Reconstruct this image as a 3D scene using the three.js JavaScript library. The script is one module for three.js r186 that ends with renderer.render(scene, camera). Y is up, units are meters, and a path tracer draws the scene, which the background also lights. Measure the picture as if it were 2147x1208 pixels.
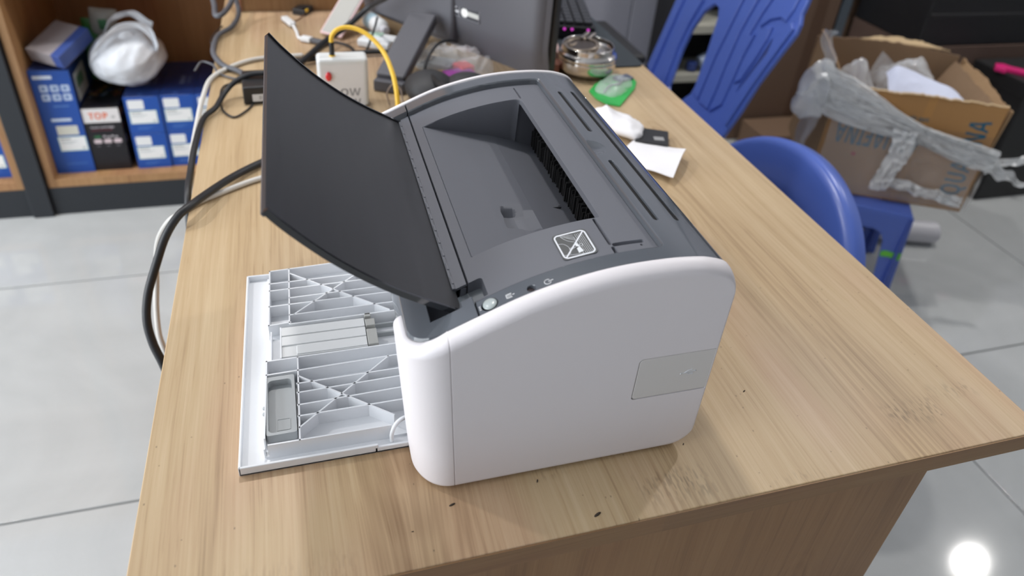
import * as THREE from 'three';
import { RoundedBoxGeometry } from 'three/addons/geometries/RoundedBoxGeometry.js';
import { mergeGeometries, mergeVertices, toCreasedNormals } from 'three/addons/utils/BufferGeometryUtils.js';
import { RectAreaLightUniformsLib } from 'three/addons/lights/RectAreaLightUniformsLib.js';

// ------------------------------------------------------------------ camera, sky, window light, exposure
const scene = new THREE.Scene();
const camera = new THREE.PerspectiveCamera(2 * Math.atan(771.385 / 1495.475) * 180 / Math.PI, 2147 / 1542.77, 0.05, 60);
camera.setViewOffset(2147, 1542.77, 0, 334.77, 2147, 1208);          // the photo is cropped below the centre of the lens
camera.position.set(-0.25033, 1.257, 0.29254);
camera.quaternion.setFromRotationMatrix(new THREE.Matrix4().makeRotationZ(-0.0882089)
  .multiply(new THREE.Matrix4().makeRotationX(0.570323)).multiply(new THREE.Matrix4().makeRotationY(0.3205906)).transpose());
camera.focus = 0.64; camera.userData.fStop = 4.6;
scene.background = new THREE.Color(0.80, 0.90, 1.0); scene.backgroundIntensity = 1.0;
const renderer = new THREE.WebGLRenderer({ antialias: true });
renderer.toneMapping = THREE.LinearToneMapping;
renderer.toneMappingExposure = 1.05;
renderer.shadowMap.enabled = true;
RectAreaLightUniformsLib.init();
const WIN = { x: -3.2, z0: -1.9, z1: 1.5, y0: 0.1, y1: 2.65 };       // the open shop front on the side of the bright floor
const daylight = new THREE.RectAreaLight(new THREE.Color(0.92, 0.96, 1.0), 4.3, WIN.z1 - WIN.z0, WIN.y1 - WIN.y0);
daylight.position.set(WIN.x - 0.05, (WIN.y0 + WIN.y1) / 2, (WIN.z0 + WIN.z1) / 2); daylight.lookAt(5, 0.9, daylight.position.z);
scene.add(daylight);

// ------------------------------------------------------------------ helpers
const R = (a) => a * Math.PI / 180, V = (x, y, z) => new THREE.Vector3(x, y, z);
function rng(seed) { let s = seed >>> 0; return () => { s = (s + 0x6d2b79f5) | 0; let t = Math.imul(s ^ (s >>> 15), 1 | s); t = (t + Math.imul(t ^ (t >>> 7), 61 | t)) ^ t; return ((t ^ (t >>> 14)) >>> 0) / 4294967296; }; }
function hash2(x, y) { let h = (Math.imul(x, 374761393) + Math.imul(y, 668265263)) | 0; h = Math.imul(h ^ (h >>> 13), 1274126177); return ((h ^ (h >>> 16)) >>> 0) / 4294967296; }
function noise2(x, y) { const ix = Math.floor(x), iy = Math.floor(y), fx = x - ix, fy = y - iy, u = fx * fx * (3 - 2 * fx), v = fy * fy * (3 - 2 * fy);
  const a = hash2(ix, iy), b = hash2(ix + 1, iy), c = hash2(ix, iy + 1), d = hash2(ix + 1, iy + 1); return a + (b - a) * u + (c - a) * v + (a - b - c + d) * u * v; }
function fbm(x, y, n = 4) { let s = 0, a = 0.5, t = 0; for (let i = 0; i < n; i++) { s += a * noise2(x + i * 17.3, y + i * 9.1); t += a; a *= 0.5; x *= 2; y *= 2; } return s / t; }
const clamp = (x, a, b) => Math.min(b, Math.max(a, x)), mix = (a, b, t) => a + (b - a) * t, smooth = (a, b, x) => { const t = clamp((x - a) / (b - a), 0, 1); return t * t * (3 - 2 * t); };
function merge(list) { return mergeGeometries(list.map((g) => { g = g.index ? g.toNonIndexed() : g; for (const k of Object.keys(g.attributes)) if (!['position', 'normal', 'uv'].includes(k)) g.deleteAttribute(k); if (!g.attributes.uv) g.setAttribute('uv', new THREE.Float32BufferAttribute(new Float32Array(g.attributes.position.count * 2), 2)); g.clearGroups(); return g; })); }
const used = new Map();
function numbered(n) { const k = used.get(n) ?? 0; used.set(n, k + 1); return k ? `${n}_${String(k).padStart(3, '0')}` : n; }
function shadows(o) { o.castShadow = true; o.receiveShadow = true; return o; }
function tag(o, label, category, group) { o.userData.label = label; if (category) o.userData.category = category; if (group) o.userData.group = group; return o; }
// a thing: a Group at its base; parts given in world coordinates are moved into it
function thing(name, label, category, pos = [0, 0, 0], group) { const o = new THREE.Group(); o.name = numbered(name); o.position.set(...pos); scene.add(o); return tag(o, label, category, group); }
const originOf = (o) => { const v = V(0, 0, 0); for (let p = o; p; p = p.parent) v.add(p.position); return v; };
function part(name, geo, mat, parent, label) {         // geo in world coordinates (parents are never turned when this is used)
  const o = originOf(parent); const g = geo.clone().translate(-o.x, -o.y, -o.z);
  const m = shadows(new THREE.Mesh(g, mat)); m.name = name; parent.add(m); if (label) m.userData.label = label; return m;
}
function local(name, geo, mat, parent, label) { const m = shadows(new THREE.Mesh(geo, mat)); m.name = name; parent.add(m); if (label) m.userData.label = label; return m; }
function single(name, geo, mat, label, category, group) {  // a thing of one mesh, geo in world coordinates
  geo.computeBoundingBox(); const b = geo.boundingBox, c = [(b.min.x + b.max.x) / 2, b.min.y, (b.min.z + b.max.z) / 2];
  geo.translate(-c[0], -c[1], -c[2]); const m = shadows(new THREE.Mesh(geo, mat)); m.name = numbered(name); m.position.set(...c); scene.add(m); return tag(m, label, category, group);
}
function struct(name, geo, mat, parent) { const m = shadows(new THREE.Mesh(geo, mat)); m.name = name; (parent ?? scene).add(m); if (!parent) m.userData.kind = 'structure'; return m; }
function mm(x0, x1, y0, y1, z0, z1, r = 0) { const g = r ? new RoundedBoxGeometry(x1 - x0, y1 - y0, z1 - z0, 2, r) : new THREE.BoxGeometry(x1 - x0, y1 - y0, z1 - z0); return g.translate((x0 + x1) / 2, (y0 + y1) / 2, (z0 + z1) / 2); }
function rb(w, h, d, r, s = 2) { return new RoundedBoxGeometry(w, h, d, s, r); }
function boxUV(g, s = 1) { g = g.index ? g.toNonIndexed() : g; const p = g.attributes.position, n = g.attributes.normal, uv = new Float32Array(p.count * 2);
  for (let i = 0; i < p.count; i += 3) { const nx = Math.abs(n.getX(i) + n.getX(i + 1) + n.getX(i + 2)), ny = Math.abs(n.getY(i) + n.getY(i + 1) + n.getY(i + 2)), nz = Math.abs(n.getZ(i) + n.getZ(i + 1) + n.getZ(i + 2));
    for (let k = i; k < i + 3; k++) { const x = p.getX(k), y = p.getY(k), z = p.getZ(k); uv[k * 2] = (ny >= nx && ny >= nz ? x : nx >= nz ? z : x) * s; uv[k * 2 + 1] = (ny >= nx && ny >= nz ? -z : y) * s; } }
  g.setAttribute('uv', new THREE.BufferAttribute(uv, 2)); return g; }
function tubeV(pts, r, seg = 0, rs = 8) { const c = new THREE.CatmullRomCurve3(pts.map((p) => (p.isVector3 ? p : V(...p))), false, 'centripetal'); const t = new THREE.TubeGeometry(c, seg || pts.length * 8, r, rs, false);
  const caps = [0, 1].map((e) => new THREE.SphereGeometry(r, rs, 6).translate(...c.getPoint(e).toArray())); return merge([t, ...caps]); }
function bar(a, b, w, h) { const A = V(...a), B = V(...b), L = A.distanceTo(B), g = new RoundedBoxGeometry(w, h, L, 1, Math.min(w, h) * 0.2); const m = new THREE.Matrix4().lookAt(B, A, V(0, 1, 0)); g.applyMatrix4(m); return g.translate(...A.add(B).multiplyScalar(0.5).toArray()); }
// a sheet with thickness: f(u,v) -> [x,y,z]
function slab(f, nu, nv, t) {
  const P = [], N = [], e = 1e-3, a = V(), b = V();
  for (let j = 0; j <= nv; j++) for (let i = 0; i <= nu; i++) { const u = i / nu, v = j / nv; P.push(V(...f(u, v)));
    a.set(...f(Math.min(1, u + e), v)).sub(V(...f(Math.max(0, u - e), v))); b.set(...f(u, Math.min(1, v + e))).sub(V(...f(u, Math.max(0, v - e)))); N.push(a.clone().cross(b).normalize()); }
  const pos = [], uv = [], idx = [], n = (nu + 1) * (nv + 1);
  for (const s of [0.5, -0.5]) for (let k = 0; k < n; k++) { pos.push(P[k].x + N[k].x * t * s, P[k].y + N[k].y * t * s, P[k].z + N[k].z * t * s); uv.push((k % (nu + 1)) / nu, Math.floor(k / (nu + 1)) / nv); }
  const q = (i, j) => j * (nu + 1) + i;
  for (let j = 0; j < nv; j++) for (let i = 0; i < nu; i++) { const A = q(i, j), B = q(i + 1, j), C = q(i + 1, j + 1), D = q(i, j + 1); idx.push(A, B, C, A, C, D, n + A, n + C, n + B, n + A, n + D, n + C); }
  const rim = (A, B) => idx.push(A, n + A, n + B, A, n + B, B);
  for (let i = 0; i < nu; i++) { rim(q(i, 0), q(i + 1, 0)); rim(q(i + 1, nv), q(i, nv)); }
  for (let j = 0; j < nv; j++) { rim(q(nu, j), q(nu, j + 1)); rim(q(0, j + 1), q(0, j)); }
  const g = new THREE.BufferGeometry(); g.setAttribute('position', new THREE.Float32BufferAttribute(pos, 3)); g.setAttribute('uv', new THREE.Float32BufferAttribute(uv, 2)); g.setIndex(idx); return toCreasedNormals(g, 0.9);
}
function extr(pts, depth, holes = [], bevel = 0) { const s = new THREE.Shape(pts.map((p) => new THREE.Vector2(...p))); for (const h of holes) s.holes.push(new THREE.Path(h.map((p) => new THREE.Vector2(...p))));
  return new THREE.ExtrudeGeometry(s, { depth, bevelEnabled: bevel > 0, bevelSize: bevel, bevelThickness: bevel, bevelSegments: 2, curveSegments: 12 }); }
function rrect(x0, x1, y0, y1, r, n = 6) { const o = []; const R4 = Array.isArray(r) ? r : [r, r, r, r]; [[x1, y1, 0], [x0, y1, 1], [x0, y0, 2], [x1, y0, 3]].forEach(([x, y, q]) => { const rr = R4[q], cx = x + (q === 1 || q === 2 ? rr : -rr), cy = y + (q >= 2 ? rr : -rr);
  if (rr < 1e-6) o.push([x, y]); else for (let i = 0; i <= n; i++) { const a = (q + i / n) * Math.PI / 2; o.push([cx + rr * Math.cos(a), cy + rr * Math.sin(a)]); } }); return o; }
function densify(pts, step) { const o = []; pts.forEach((p, i) => { const q = pts[(i + 1) % pts.length], d = Math.hypot(q[0] - p[0], q[1] - p[1]), n = Math.max(1, Math.ceil(d / step)); for (let k = 0; k < n; k++) o.push([mix(p[0], q[0], k / n), mix(p[1], q[1], k / n)]); }); return o; }

// ------------------------------------------------------------------ materials and computed textures
function std(color, roughness = 0.5, o = {}) { return new THREE.MeshPhysicalMaterial({ color: Array.isArray(color) ? new THREE.Color(...color) : color, roughness, ...o }); }
function canvasTex(w, h, draw, o = {}) { const c = document.createElement('canvas'); c.width = w; c.height = h; const g = c.getContext('2d'); draw(g, w, h); const t = new THREE.CanvasTexture(c); t.colorSpace = o.data ? THREE.NoColorSpace : THREE.SRGBColorSpace; t.anisotropy = 8; if (o.repeat) t.wrapS = t.wrapT = THREE.RepeatWrapping; return t; }
function dataTex(w, h, f, o = {}) { const d = new Uint8Array(w * h * 4); for (let y = 0; y < h; y++) for (let x = 0; x < w; x++) { const c = f(x / w, y / h, x, y), i = (y * w + x) * 4; d[i] = clamp(c[0], 0, 255); d[i + 1] = clamp(c[1], 0, 255); d[i + 2] = clamp(c[2], 0, 255); d[i + 3] = 255; }
  const t = new THREE.DataTexture(d, w, h); t.magFilter = THREE.LinearFilter; t.minFilter = THREE.LinearMipmapLinearFilter; t.generateMipmaps = true; t.colorSpace = o.data ? THREE.NoColorSpace : THREE.SRGBColorSpace; if (!o.clamp) t.wrapS = t.wrapT = THREE.RepeatWrapping; t.needsUpdate = true; return t; }
// oak-look laminate: u metres across the grain, v metres along it
const KNOTS = [[0.205, 0.165, 0.020], [0.235, 0.23, 0.012], [0.62, 0.42, 0.010], [0.49, 0.74, 0.014], [0.30, 0.9, 0.012], [0.70, 0.62, 0.009], [0.66, 0.86, 0.012]];
function oak(u, v, knots) {
  let wu = u + 0.016 * (fbm(u * 5, v * 1.6, 3) - 0.5) + 0.005 * (fbm(u * 22, v * 5, 2) - 0.5), dark = 0, ring = 0;
  for (const [ku, kv, kr] of knots) { const dx = (u - ku) / kr, dy = (v - kv) / (kr * 3.2), d2 = dx * dx + dy * dy, e = Math.exp(-d2 * 0.3); wu += kr * 0.7 * dx * e * -0.9; const d = Math.sqrt(d2) + 0.5 * fbm(u * 60, v * 25, 2); ring += 0.5 * Math.sin(d * 7.5) * Math.exp(-d2 * 0.16); dark += 0.35 * Math.exp(-d2 * 2.2) + 0.16 * e; }
  const broad = fbm(wu * 16, v * 1.1 + 7, 3), bands = fbm(wu * 85, v * 3.2, 3), fine = fbm(wu * 330, v * 9, 2), hair = noise2(wu * 1100, v * 22), line = noise2(wu * 420 + 31, v * 8 + 2), pore = noise2(wu * 1250 + 9, v * 34);
  let t = 0.36 * broad + 0.40 * bands + 0.30 * fine + 0.16 * hair - 0.07; t -= line > 0.70 ? (line - 0.70) * 0.55 : 0; t -= pore > 0.76 ? (pore - 0.76) * 0.6 : 0; t -= dark * 0.5; t += ring * 0.20;
  const pink = smooth(0.5, 0.8, fbm(u * 12 + 40, v * 4, 3)), grey = smooth(0.5, 0.75, fbm(u * 7 + 11, v * 2.5 + 4, 3));
  t = clamp(t, 0, 1); const L = [207, 185, 151], M = [187, 161, 125], D = [145, 119, 88], c = t > 0.5 ? [0, 1, 2].map((i) => mix(M[i], L[i], (t - 0.5) * 2)) : [0, 1, 2].map((i) => mix(D[i], M[i], t * 2));
  return [c[0] - grey * 5, c[1] - pink * 5 - grey * 3, c[2] - pink * 1 + grey * 1];
}
const DESK = { x0: -0.4, x1: 0.4, z0: -1.66, z1: 0 };
const deskTex = dataTex(2048, 2048, (s, t) => {                      // s across the desk, t from the near edge away
  const u = s * 0.8, v = t * 1.66; const c = oak(u, v, KNOTS);
  // worn laminate along the near edge: rows of short dark scratches across the grain lines, with specks
  let k = 1; for (const [x0, x1, z0, z1, d] of [[0.385, 0.455, 0.004, 0.040, 0.30], [0.655, 0.72, 0.030, 0.062, 0.34], [0.72, 0.775, 0.05, 0.075, 0.22], [0.30, 0.335, 0.050, 0.066, 0.22], [0.06, 0.16, 0.0, 0.03, 0.12], [0.50, 0.56, 0.0, 0.014, 0.2]]) { const e = Math.min(u - x0, x1 - u, v - z0, z1 - v); if (e > -0.004) { const m = smooth(-0.004, 0.012, e) * smooth(0.42, 0.8, noise2(u * 700, v * 190)) * (0.25 + 0.75 * noise2(u * 60 + 3, v * 90)); k -= 0.62 * d * m; } }
  if (hash2(Math.floor(u * 900), Math.floor(v * 700)) > 0.9992 && v < 0.25) k *= 0.78;
  return [c[0] * k, c[1] * k, c[2] * k];
}, { clamp: true });
const oakTex = dataTex(1024, 1024, (s, t) => oak(s * 0.6, t * 1.2, [[0.2, 0.5, 0.01]]));
const oakMat = new THREE.MeshPhysicalMaterial({ map: deskTex, roughness: 0.42, specularIntensity: 0.7 });
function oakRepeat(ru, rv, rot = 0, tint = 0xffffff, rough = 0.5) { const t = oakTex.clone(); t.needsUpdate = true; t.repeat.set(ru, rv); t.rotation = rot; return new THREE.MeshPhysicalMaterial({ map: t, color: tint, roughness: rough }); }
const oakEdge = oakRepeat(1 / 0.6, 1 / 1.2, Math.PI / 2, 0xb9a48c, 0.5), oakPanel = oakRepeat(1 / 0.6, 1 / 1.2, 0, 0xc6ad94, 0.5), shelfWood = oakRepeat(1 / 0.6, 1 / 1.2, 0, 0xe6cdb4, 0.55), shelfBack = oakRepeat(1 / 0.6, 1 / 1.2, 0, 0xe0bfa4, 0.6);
const grainBump = dataTex(256, 256, (s, t, x, y) => { const g = hash2(x, y) * 120 + 70 + 60 * noise2(x / 3, y / 3); return [g, g, g]; }, { data: true });
function textured(color, rough, bump, rep = 60, o = {}) { const t = grainBump.clone(); t.needsUpdate = true; t.repeat.set(rep, rep); return std(color, rough, { bumpMap: t, bumpScale: bump, ...o }); }
const M = {
  shell: std([0.82, 0.785, 0.805], 0.42), shellIn: std([0.62, 0.62, 0.64], 0.6), tray: std([0.80, 0.815, 0.84], 0.45), trayGrey: std([0.40, 0.42, 0.43], 0.5), slide: std([0.72, 0.73, 0.73], 0.5), slideHook: std([0.42, 0.42, 0.40], 0.5), usb: std([0.72, 0.70, 0.68], 0.5), icon: std([0.72, 0.74, 0.77], 0.5),
  gloss: std([0.098, 0.108, 0.124], 0.16, { clearcoat: 0.6, clearcoatRoughness: 0.06 }), matte: std([0.128, 0.134, 0.156], 0.55), cover: std([0.036, 0.037, 0.041], 0.34, { clearcoat: 0.25, clearcoatRoughness: 0.3 }), black: std([0.012, 0.012, 0.013], 0.5), blackIn: std([0.008, 0.008, 0.009], 0.8),
  button: std([0.42, 0.47, 0.47], 0.25, { clearcoat: 0.5 }), print: std([0.75, 0.76, 0.78], 0.5),
  steel: std([0.62, 0.60, 0.58], 0.16, { metalness: 1 }), darkPlastic: std([0.10, 0.10, 0.115], 0.5), blackPlastic: std([0.018, 0.018, 0.02], 0.42), cableBlack: std([0.014, 0.015, 0.018], 0.45), cableGrey: std([0.10, 0.105, 0.12], 0.5), cableWhite: std([0.66, 0.64, 0.60], 0.5), cableYellow: std([0.80, 0.50, 0.04], 0.4),
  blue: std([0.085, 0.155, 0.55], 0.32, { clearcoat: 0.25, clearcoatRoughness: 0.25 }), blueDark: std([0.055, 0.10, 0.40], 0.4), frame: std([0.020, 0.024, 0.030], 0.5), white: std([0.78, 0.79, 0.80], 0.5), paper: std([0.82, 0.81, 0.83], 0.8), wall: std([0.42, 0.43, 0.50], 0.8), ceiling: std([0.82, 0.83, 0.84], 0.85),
};

// ------------------------------------------------------------------ the room
const room = { x0: -3.2, x1: 4.4, z0: -2.17, z1: 3.4, h: 2.9 };
{
  // floor of polished tiles: each tile in view is a child of the floor
  const fl = struct('floor', mm(room.x0 - 0.1, room.x1 + 0.1, -0.12, -0.006, room.z0 - 0.1, room.z1 + 0.1), std([0.26, 0.27, 0.27], 0.7));
  const cloud = dataTex(512, 512, (s, t) => { const w = (a) => Math.cos(a * Math.PI * 2), z = (a) => Math.sin(a * Math.PI * 2), n = fbm(w(s) * 2 + 9, z(s) * 2 + w(t) * 2.2 + 4, 4) * 0.5 + fbm(z(t) * 2 + 3, w(t) * 2 + w(s) + 20, 4) * 0.5, k = 198 + (n - 0.5) * 26; return [k - 2, k + 1, k + 1]; });
  const tileMats = [0, 1, 2].map((i) => { const t = cloud.clone(); t.needsUpdate = true; t.offset.set(i * 0.37, i * 0.21); return new THREE.MeshPhysicalMaterial({ map: t, color: [0xf2f2f2, 0xf6f6f6, 0xeeeeee][i], roughness: 0.07, specularIntensity: 0.9 }); });
  const TX = 0.79, TZ = 0.72, tile = boxUV(rb(TX - 0.004, 0.008, TZ - 0.004, 0.0015, 1));
  for (let i = -4; i <= 4; i++) for (let j = -2; j <= 5; j++) { const x = 1.115 + (i - 0.5) * TX, z = -0.688 + (j - 0.5) * TZ; if (x + TX / 2 > room.x1 + 0.3 || z - TZ / 2 < room.z0 - 0.3) continue;
    const m = local('tile', tile, tileMats[(i * 7 + j * 3 + 60) % 3], fl); m.position.set(x, -0.004, z); }
  struct('wall_back', mm(room.x0, room.x1, 0, room.h, room.z0 - 0.12, room.z0), M.wall);
  struct('wall_right', mm(room.x1, room.x1 + 0.12, 0, room.h, room.z0 - 0.12, room.z1 + 0.12), std([0.40, 0.41, 0.43], 0.85));
  struct('wall_front', mm(room.x0, room.x1, 0, room.h, room.z1, room.z1 + 0.12), std([0.42, 0.39, 0.39], 0.85));
  const wl = std([0.6, 0.6, 0.6], 0.85);
  struct('wall_left', merge([mm(WIN.x - 0.12, WIN.x, 0, room.h, room.z0 - 0.12, WIN.z0), mm(WIN.x - 0.12, WIN.x, 0, room.h, WIN.z1, room.z1 + 0.12), mm(WIN.x - 0.12, WIN.x, WIN.y1, room.h, WIN.z0, WIN.z1), mm(WIN.x - 0.12, WIN.x, 0, WIN.y0, WIN.z0, WIN.z1)]), wl);
  const cl = struct('ceiling', mm(room.x0 - 0.12, room.x1 + 0.12, room.h, room.h + 0.12, room.z0 - 0.12, room.z1 + 0.12), M.ceiling);
  const wn = struct('window_1', mm(WIN.x - 0.09, WIN.x - 0.04, WIN.y0, WIN.y0 + 0.05, WIN.z0, WIN.z1), std([0.25, 0.25, 0.26], 0.4, { metalness: 0.6 }));
  for (const z of [WIN.z0 + 0.03, WIN.z1 - 0.03]) local('window_frame', mm(WIN.x - 0.09, WIN.x - 0.04, WIN.y0, WIN.y1, z - 0.03, z + 0.03), wn.material, wn);
  // pavement outside the shop front
  struct('pavement', mm(-14, WIN.x - 0.12, -0.16, -0.04, -9, 11), std([0.42, 0.42, 0.41], 0.9));
  // vertical cladding panels on the back wall beyond the desk
  for (let i = 0; i < 6; i++) local('wall_panel', boxUV(mm(-0.2 + i * 0.235, 0.032 + i * 0.235, 0.0, 2.6, room.z0 - 0.005, room.z0 + 0.012, 0.006)), M.wall, scene.getObjectByName('wall_back'));
  // round ceiling lamps; one of them is mirrored in the floor
  const lampSpots = [[3.54, -1.33], [1.7, -1.33], [-0.3, -1.33], [-1.9, -1.33]];
  lampSpots.forEach(([x, z], i) => {
    const t = thing('ceiling_lamp', ['round white recessed ceiling lamp mirrored in the floor', 'round white recessed ceiling lamp above the stacked cartons', 'round white recessed ceiling lamp above the far end of the desk', 'round white recessed ceiling lamp above the open shelving'][i], 'ceiling lamp', [x, room.h - 0.02, z], 'recessed ceiling lamps');
    local('trim_ring', new THREE.TorusGeometry(0.068, 0.012, 8, 32).rotateX(Math.PI / 2).translate(0, 0.012, 0), M.white, t);
    local('diffuser', new THREE.CylinderGeometry(0.060, 0.060, 0.008, 32).translate(0, 0.012, 0), new THREE.MeshStandardMaterial({ color: 0xffffff, emissive: new THREE.Color(1, 0.98, 0.95), emissiveIntensity: 22 }), t);
    const l = new THREE.SpotLight(new THREE.Color(1, 0.97, 0.94), 5.0, 0, R(80), 0.6, 2); l.position.set(x, room.h - 0.05, z); l.target.position.set(x, 0, z); l.shadow.radius = 3.0; l.castShadow = true; scene.add(l); scene.add(l.target);
  });
}
// ------------------------------------------------------------------ the desk
{
  const d = thing('desk', 'long oak-look office desk carrying the printer, with dirt along its near edge', 'desk', [0, 0, -0.8]);
  // top: the upper face carries the laminate, the edges a band
  const top = rb(0.8, 0.0225, 1.66, 0.0012, 2).translate(0, 0.75 - 0.01125, -0.83), g = top.index ? top.toNonIndexed() : top, p = g.attributes.position, n = g.attributes.normal, uv = new Float32Array(p.count * 2);
  for (let i = 0; i < p.count; i++) { uv[i * 2] = (p.getX(i) + 0.4) / 0.8; uv[i * 2 + 1] = clamp(-p.getZ(i) / 1.66, 0, 1); }
  g.setAttribute('uv', new THREE.BufferAttribute(uv, 2));
  part('desk_top', g, oakMat, d);
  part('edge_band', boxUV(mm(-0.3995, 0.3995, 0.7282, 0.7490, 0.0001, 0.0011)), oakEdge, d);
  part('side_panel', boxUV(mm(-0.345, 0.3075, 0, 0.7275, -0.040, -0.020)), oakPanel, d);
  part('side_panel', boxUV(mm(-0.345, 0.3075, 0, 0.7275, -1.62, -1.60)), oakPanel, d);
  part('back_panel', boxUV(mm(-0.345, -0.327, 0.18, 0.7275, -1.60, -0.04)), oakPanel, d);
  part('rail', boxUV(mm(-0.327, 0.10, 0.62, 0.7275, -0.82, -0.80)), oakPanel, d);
  const rs = rng(7);
  // crumbs of dirt lying on the top
  const bits = [];
  for (const [x, z, s, a] of [[-0.166, -0.046, 0.0035, 0.3], [-0.093, -0.052, 0.0022, 1.2], [-0.055, -0.012, 0.0045, 0.4], [-0.085, -0.07, 0.0035, 0.2], [0.046, -0.06, 0.0018, 0.9], [0.135, -0.105, 0.0024, 0.5], [-0.362, -0.028, 0.0024, 0], [-0.20, -0.03, 0.0014, 0]]) bits.push(new THREE.IcosahedronGeometry(s * 0.5, 1).scale(1.6, 0.35, 0.5).rotateY(a).translate(x, 0.7503, z));
  const b = shadows(new THREE.Mesh(merge(bits), std([0.05, 0.035, 0.025], 0.9))); b.name = 'dirt_crumbs'; b.userData = { label: 'dark crumbs of dirt lying on the desk near its edge', kind: 'stuff' }; scene.add(b);
}
// ------------------------------------------------------------------ the laser printer
{
  // top profile of the casing (x from the paper door to the back, y)
  const TP = [[-0.212, 0.8935], [-0.2, 0.8990], [-0.18, 0.9080], [-0.165, 0.9148], [-0.1483, 0.9227], [-0.1148, 0.9375], [-0.0806, 0.9478], [-0.0452, 0.9540], [-0.0076, 0.9558], [0.018, 0.9542], [0.030, 0.9515], [0.040, 0.9475], [0.0455, 0.9425], [0.0485, 0.9365], [0.0500, 0.9300], [0.0507, 0.9200]];
  const T = (x) => { let i = 0; while (i < TP.length - 2 && x > TP[i + 1][0]) i++; const P = (k) => TP[clamp(k, 0, TP.length - 1)], [x1, y1] = P(i), [x2, y2] = P(i + 1), h = x2 - x1, t = clamp((x - x1) / h, -1, 2);
    const m = (k) => (P(k + 1)[1] - P(k - 1)[1]) / (P(k + 1)[0] - P(k - 1)[0] || 1); const m1 = m(i) * h, m2 = m(i + 1) * h, t2 = t * t, t3 = t2 * t; return (2 * t3 - 3 * t2 + 1) * y1 + (t3 - 2 * t2 + t) * m1 + (-2 * t3 + 3 * t2) * y2 + (t3 - t2) * m2; };
  const ZC = -0.2465, ZN = -0.0583, ZF = 2 * ZC - ZN, ZI = -0.0712, ZJ = 2 * ZC - ZI;
  const P = thing('laser_printer', 'white and dark grey laser printer with its curved black dust cover and paper tray open', 'printer', [-0.075, 0.75, -0.2465]);

  // --- white casing: swept along each side and round the front corner
  const taper = (x, y) => 0.013 * clamp((0.911 - y) / 0.165, 0, 1) * clamp((-0.10 - x) / 0.10, 0, 1);
  const SOCK = [-0.0190, 0.0486, 0.8226, 0.8680], FR = [-0.026, 0.0486, 0.815, 0.876];
  function shell(withSocket) {
    const path = [], add = (x, z, nx, nz, inset = 0) => path.push([x, z, nx, nz, inset]);
    add(0.0505, ZN - 0.030, 1, 0); for (let i = 0; i <= 5; i++) { const a = (1 - i / 5) * Math.PI / 2; add(0.0486 + 0.0019 * Math.sin(a), ZN - 0.0019 + 0.0019 * Math.cos(a), Math.sin(a), Math.cos(a)); }
    const iA = path.length - 1; for (let i = 1; i <= 26; i++) add(mix(0.0486, FR[0], (i / 26) ** 1.7), ZN, 0, 1); const iB = path.length - 1;
    for (let i = 1; i <= 30; i++) add(mix(FR[0], -0.1690, i / 30), ZN, 0, 1);
    add(-0.1692, ZN, 0, 1); add(-0.1694, ZN, 0, 1, 0.0006); add(-0.1697, ZN, 0, 1, 0.0006); add(-0.1699, ZN, 0, 1); add(-0.1705, ZN, 0, 1);
    for (let i = 1; i <= 30; i++) { const a = (i / 30) * Math.PI / 2; add(-0.1705 - 0.033 * Math.sin(a), ZN - 0.033 + 0.033 * Math.cos(a), -Math.sin(a), Math.cos(a)); }
    for (let i = 1; i <= 4; i++) add(-0.2035, mix(ZN - 0.033, ZN - 0.052, i / 4), -1, 0);
    const sec = []; for (let k = 0; k <= 8; k++) { const a = (k / 8) * Math.PI / 2; sec.push([0.0118 - 0.0118 * Math.sin(a), 'T', -0.0095 + 0.0095 * Math.cos(a)]); }
    const rA = sec.length; sec.push([0, 'Y', FR[3]], [0, 'Y', FR[2]]); for (const y of [0.80, 0.785]) sec.push([0, 'Y', y]);
    for (let k = 0; k <= 5; k++) { const a = (k / 5) * Math.PI / 2; sec.push([0.006 - 0.006 * Math.cos(a), 'B', 0.006 - 0.006 * Math.sin(a)]); }
    sec.push([0.0128, 'B', 0.0005], [0.0128, 'T', -0.002]);
    const nS = sec.length, pos = [], idx = [];
    for (const [x, z, nx, nz, inset] of path) { const top = T(clamp(x, -0.212, 0.0505)) + 0.0004, xb = x > 0.0285 ? Math.min(0.022, x - 0.0285) : 0, bot = 0.7525 + (0.022 - Math.sqrt(Math.max(0, 0.022 * 0.022 - xb * xb))) * 0.95;
      for (const [d, w, dy] of sec) { const dd = (nx < 0 ? d * (1 - nx * nx * 0.32) : d * (1 - 0.95 * Math.max(0, nx) ** 2)) + inset, y = w === 'T' ? top + dy : w === 'B' ? bot + dy : dy, px = x - nx * dd; pos.push(px + taper(px, y), y, z - nz * dd); } }
    for (let i = 0; i < path.length - 1; i++) for (let k = 0; k < nS; k++) { if (withSocket && k === rA && i >= iA && i < iB) continue; const l = (k + 1) % nS, A = i * nS + k, B = A + nS, C = (i + 1) * nS + l, D = i * nS + l; idx.push(A, C, B, A, D, C); }
    const g = new THREE.BufferGeometry(); g.setAttribute('position', new THREE.Float32BufferAttribute(pos, 3)); g.setIndex(idx); g.computeVertexNormals(); return g;
  }
  const parts = [shell(true), extr([[FR[0], FR[2]], [FR[1], FR[2]], [FR[1], FR[3]], [FR[0], FR[3]]], 0.003, [rrect(SOCK[0], SOCK[1] - 0.00005, SOCK[2], SOCK[3], [0, 0.0042, 0.0032, 0], 6)]).translate(0, 0, ZN - 0.003), mm(SOCK[0] - 0.001, SOCK[1], SOCK[2] - 0.001, SOCK[3] + 0.001, ZN - 0.0034, ZN - 0.0024)];
  part('side_casing', merge(parts), M.shell, P, 'white side casing facing the camera, with a small socket cover');
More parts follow.
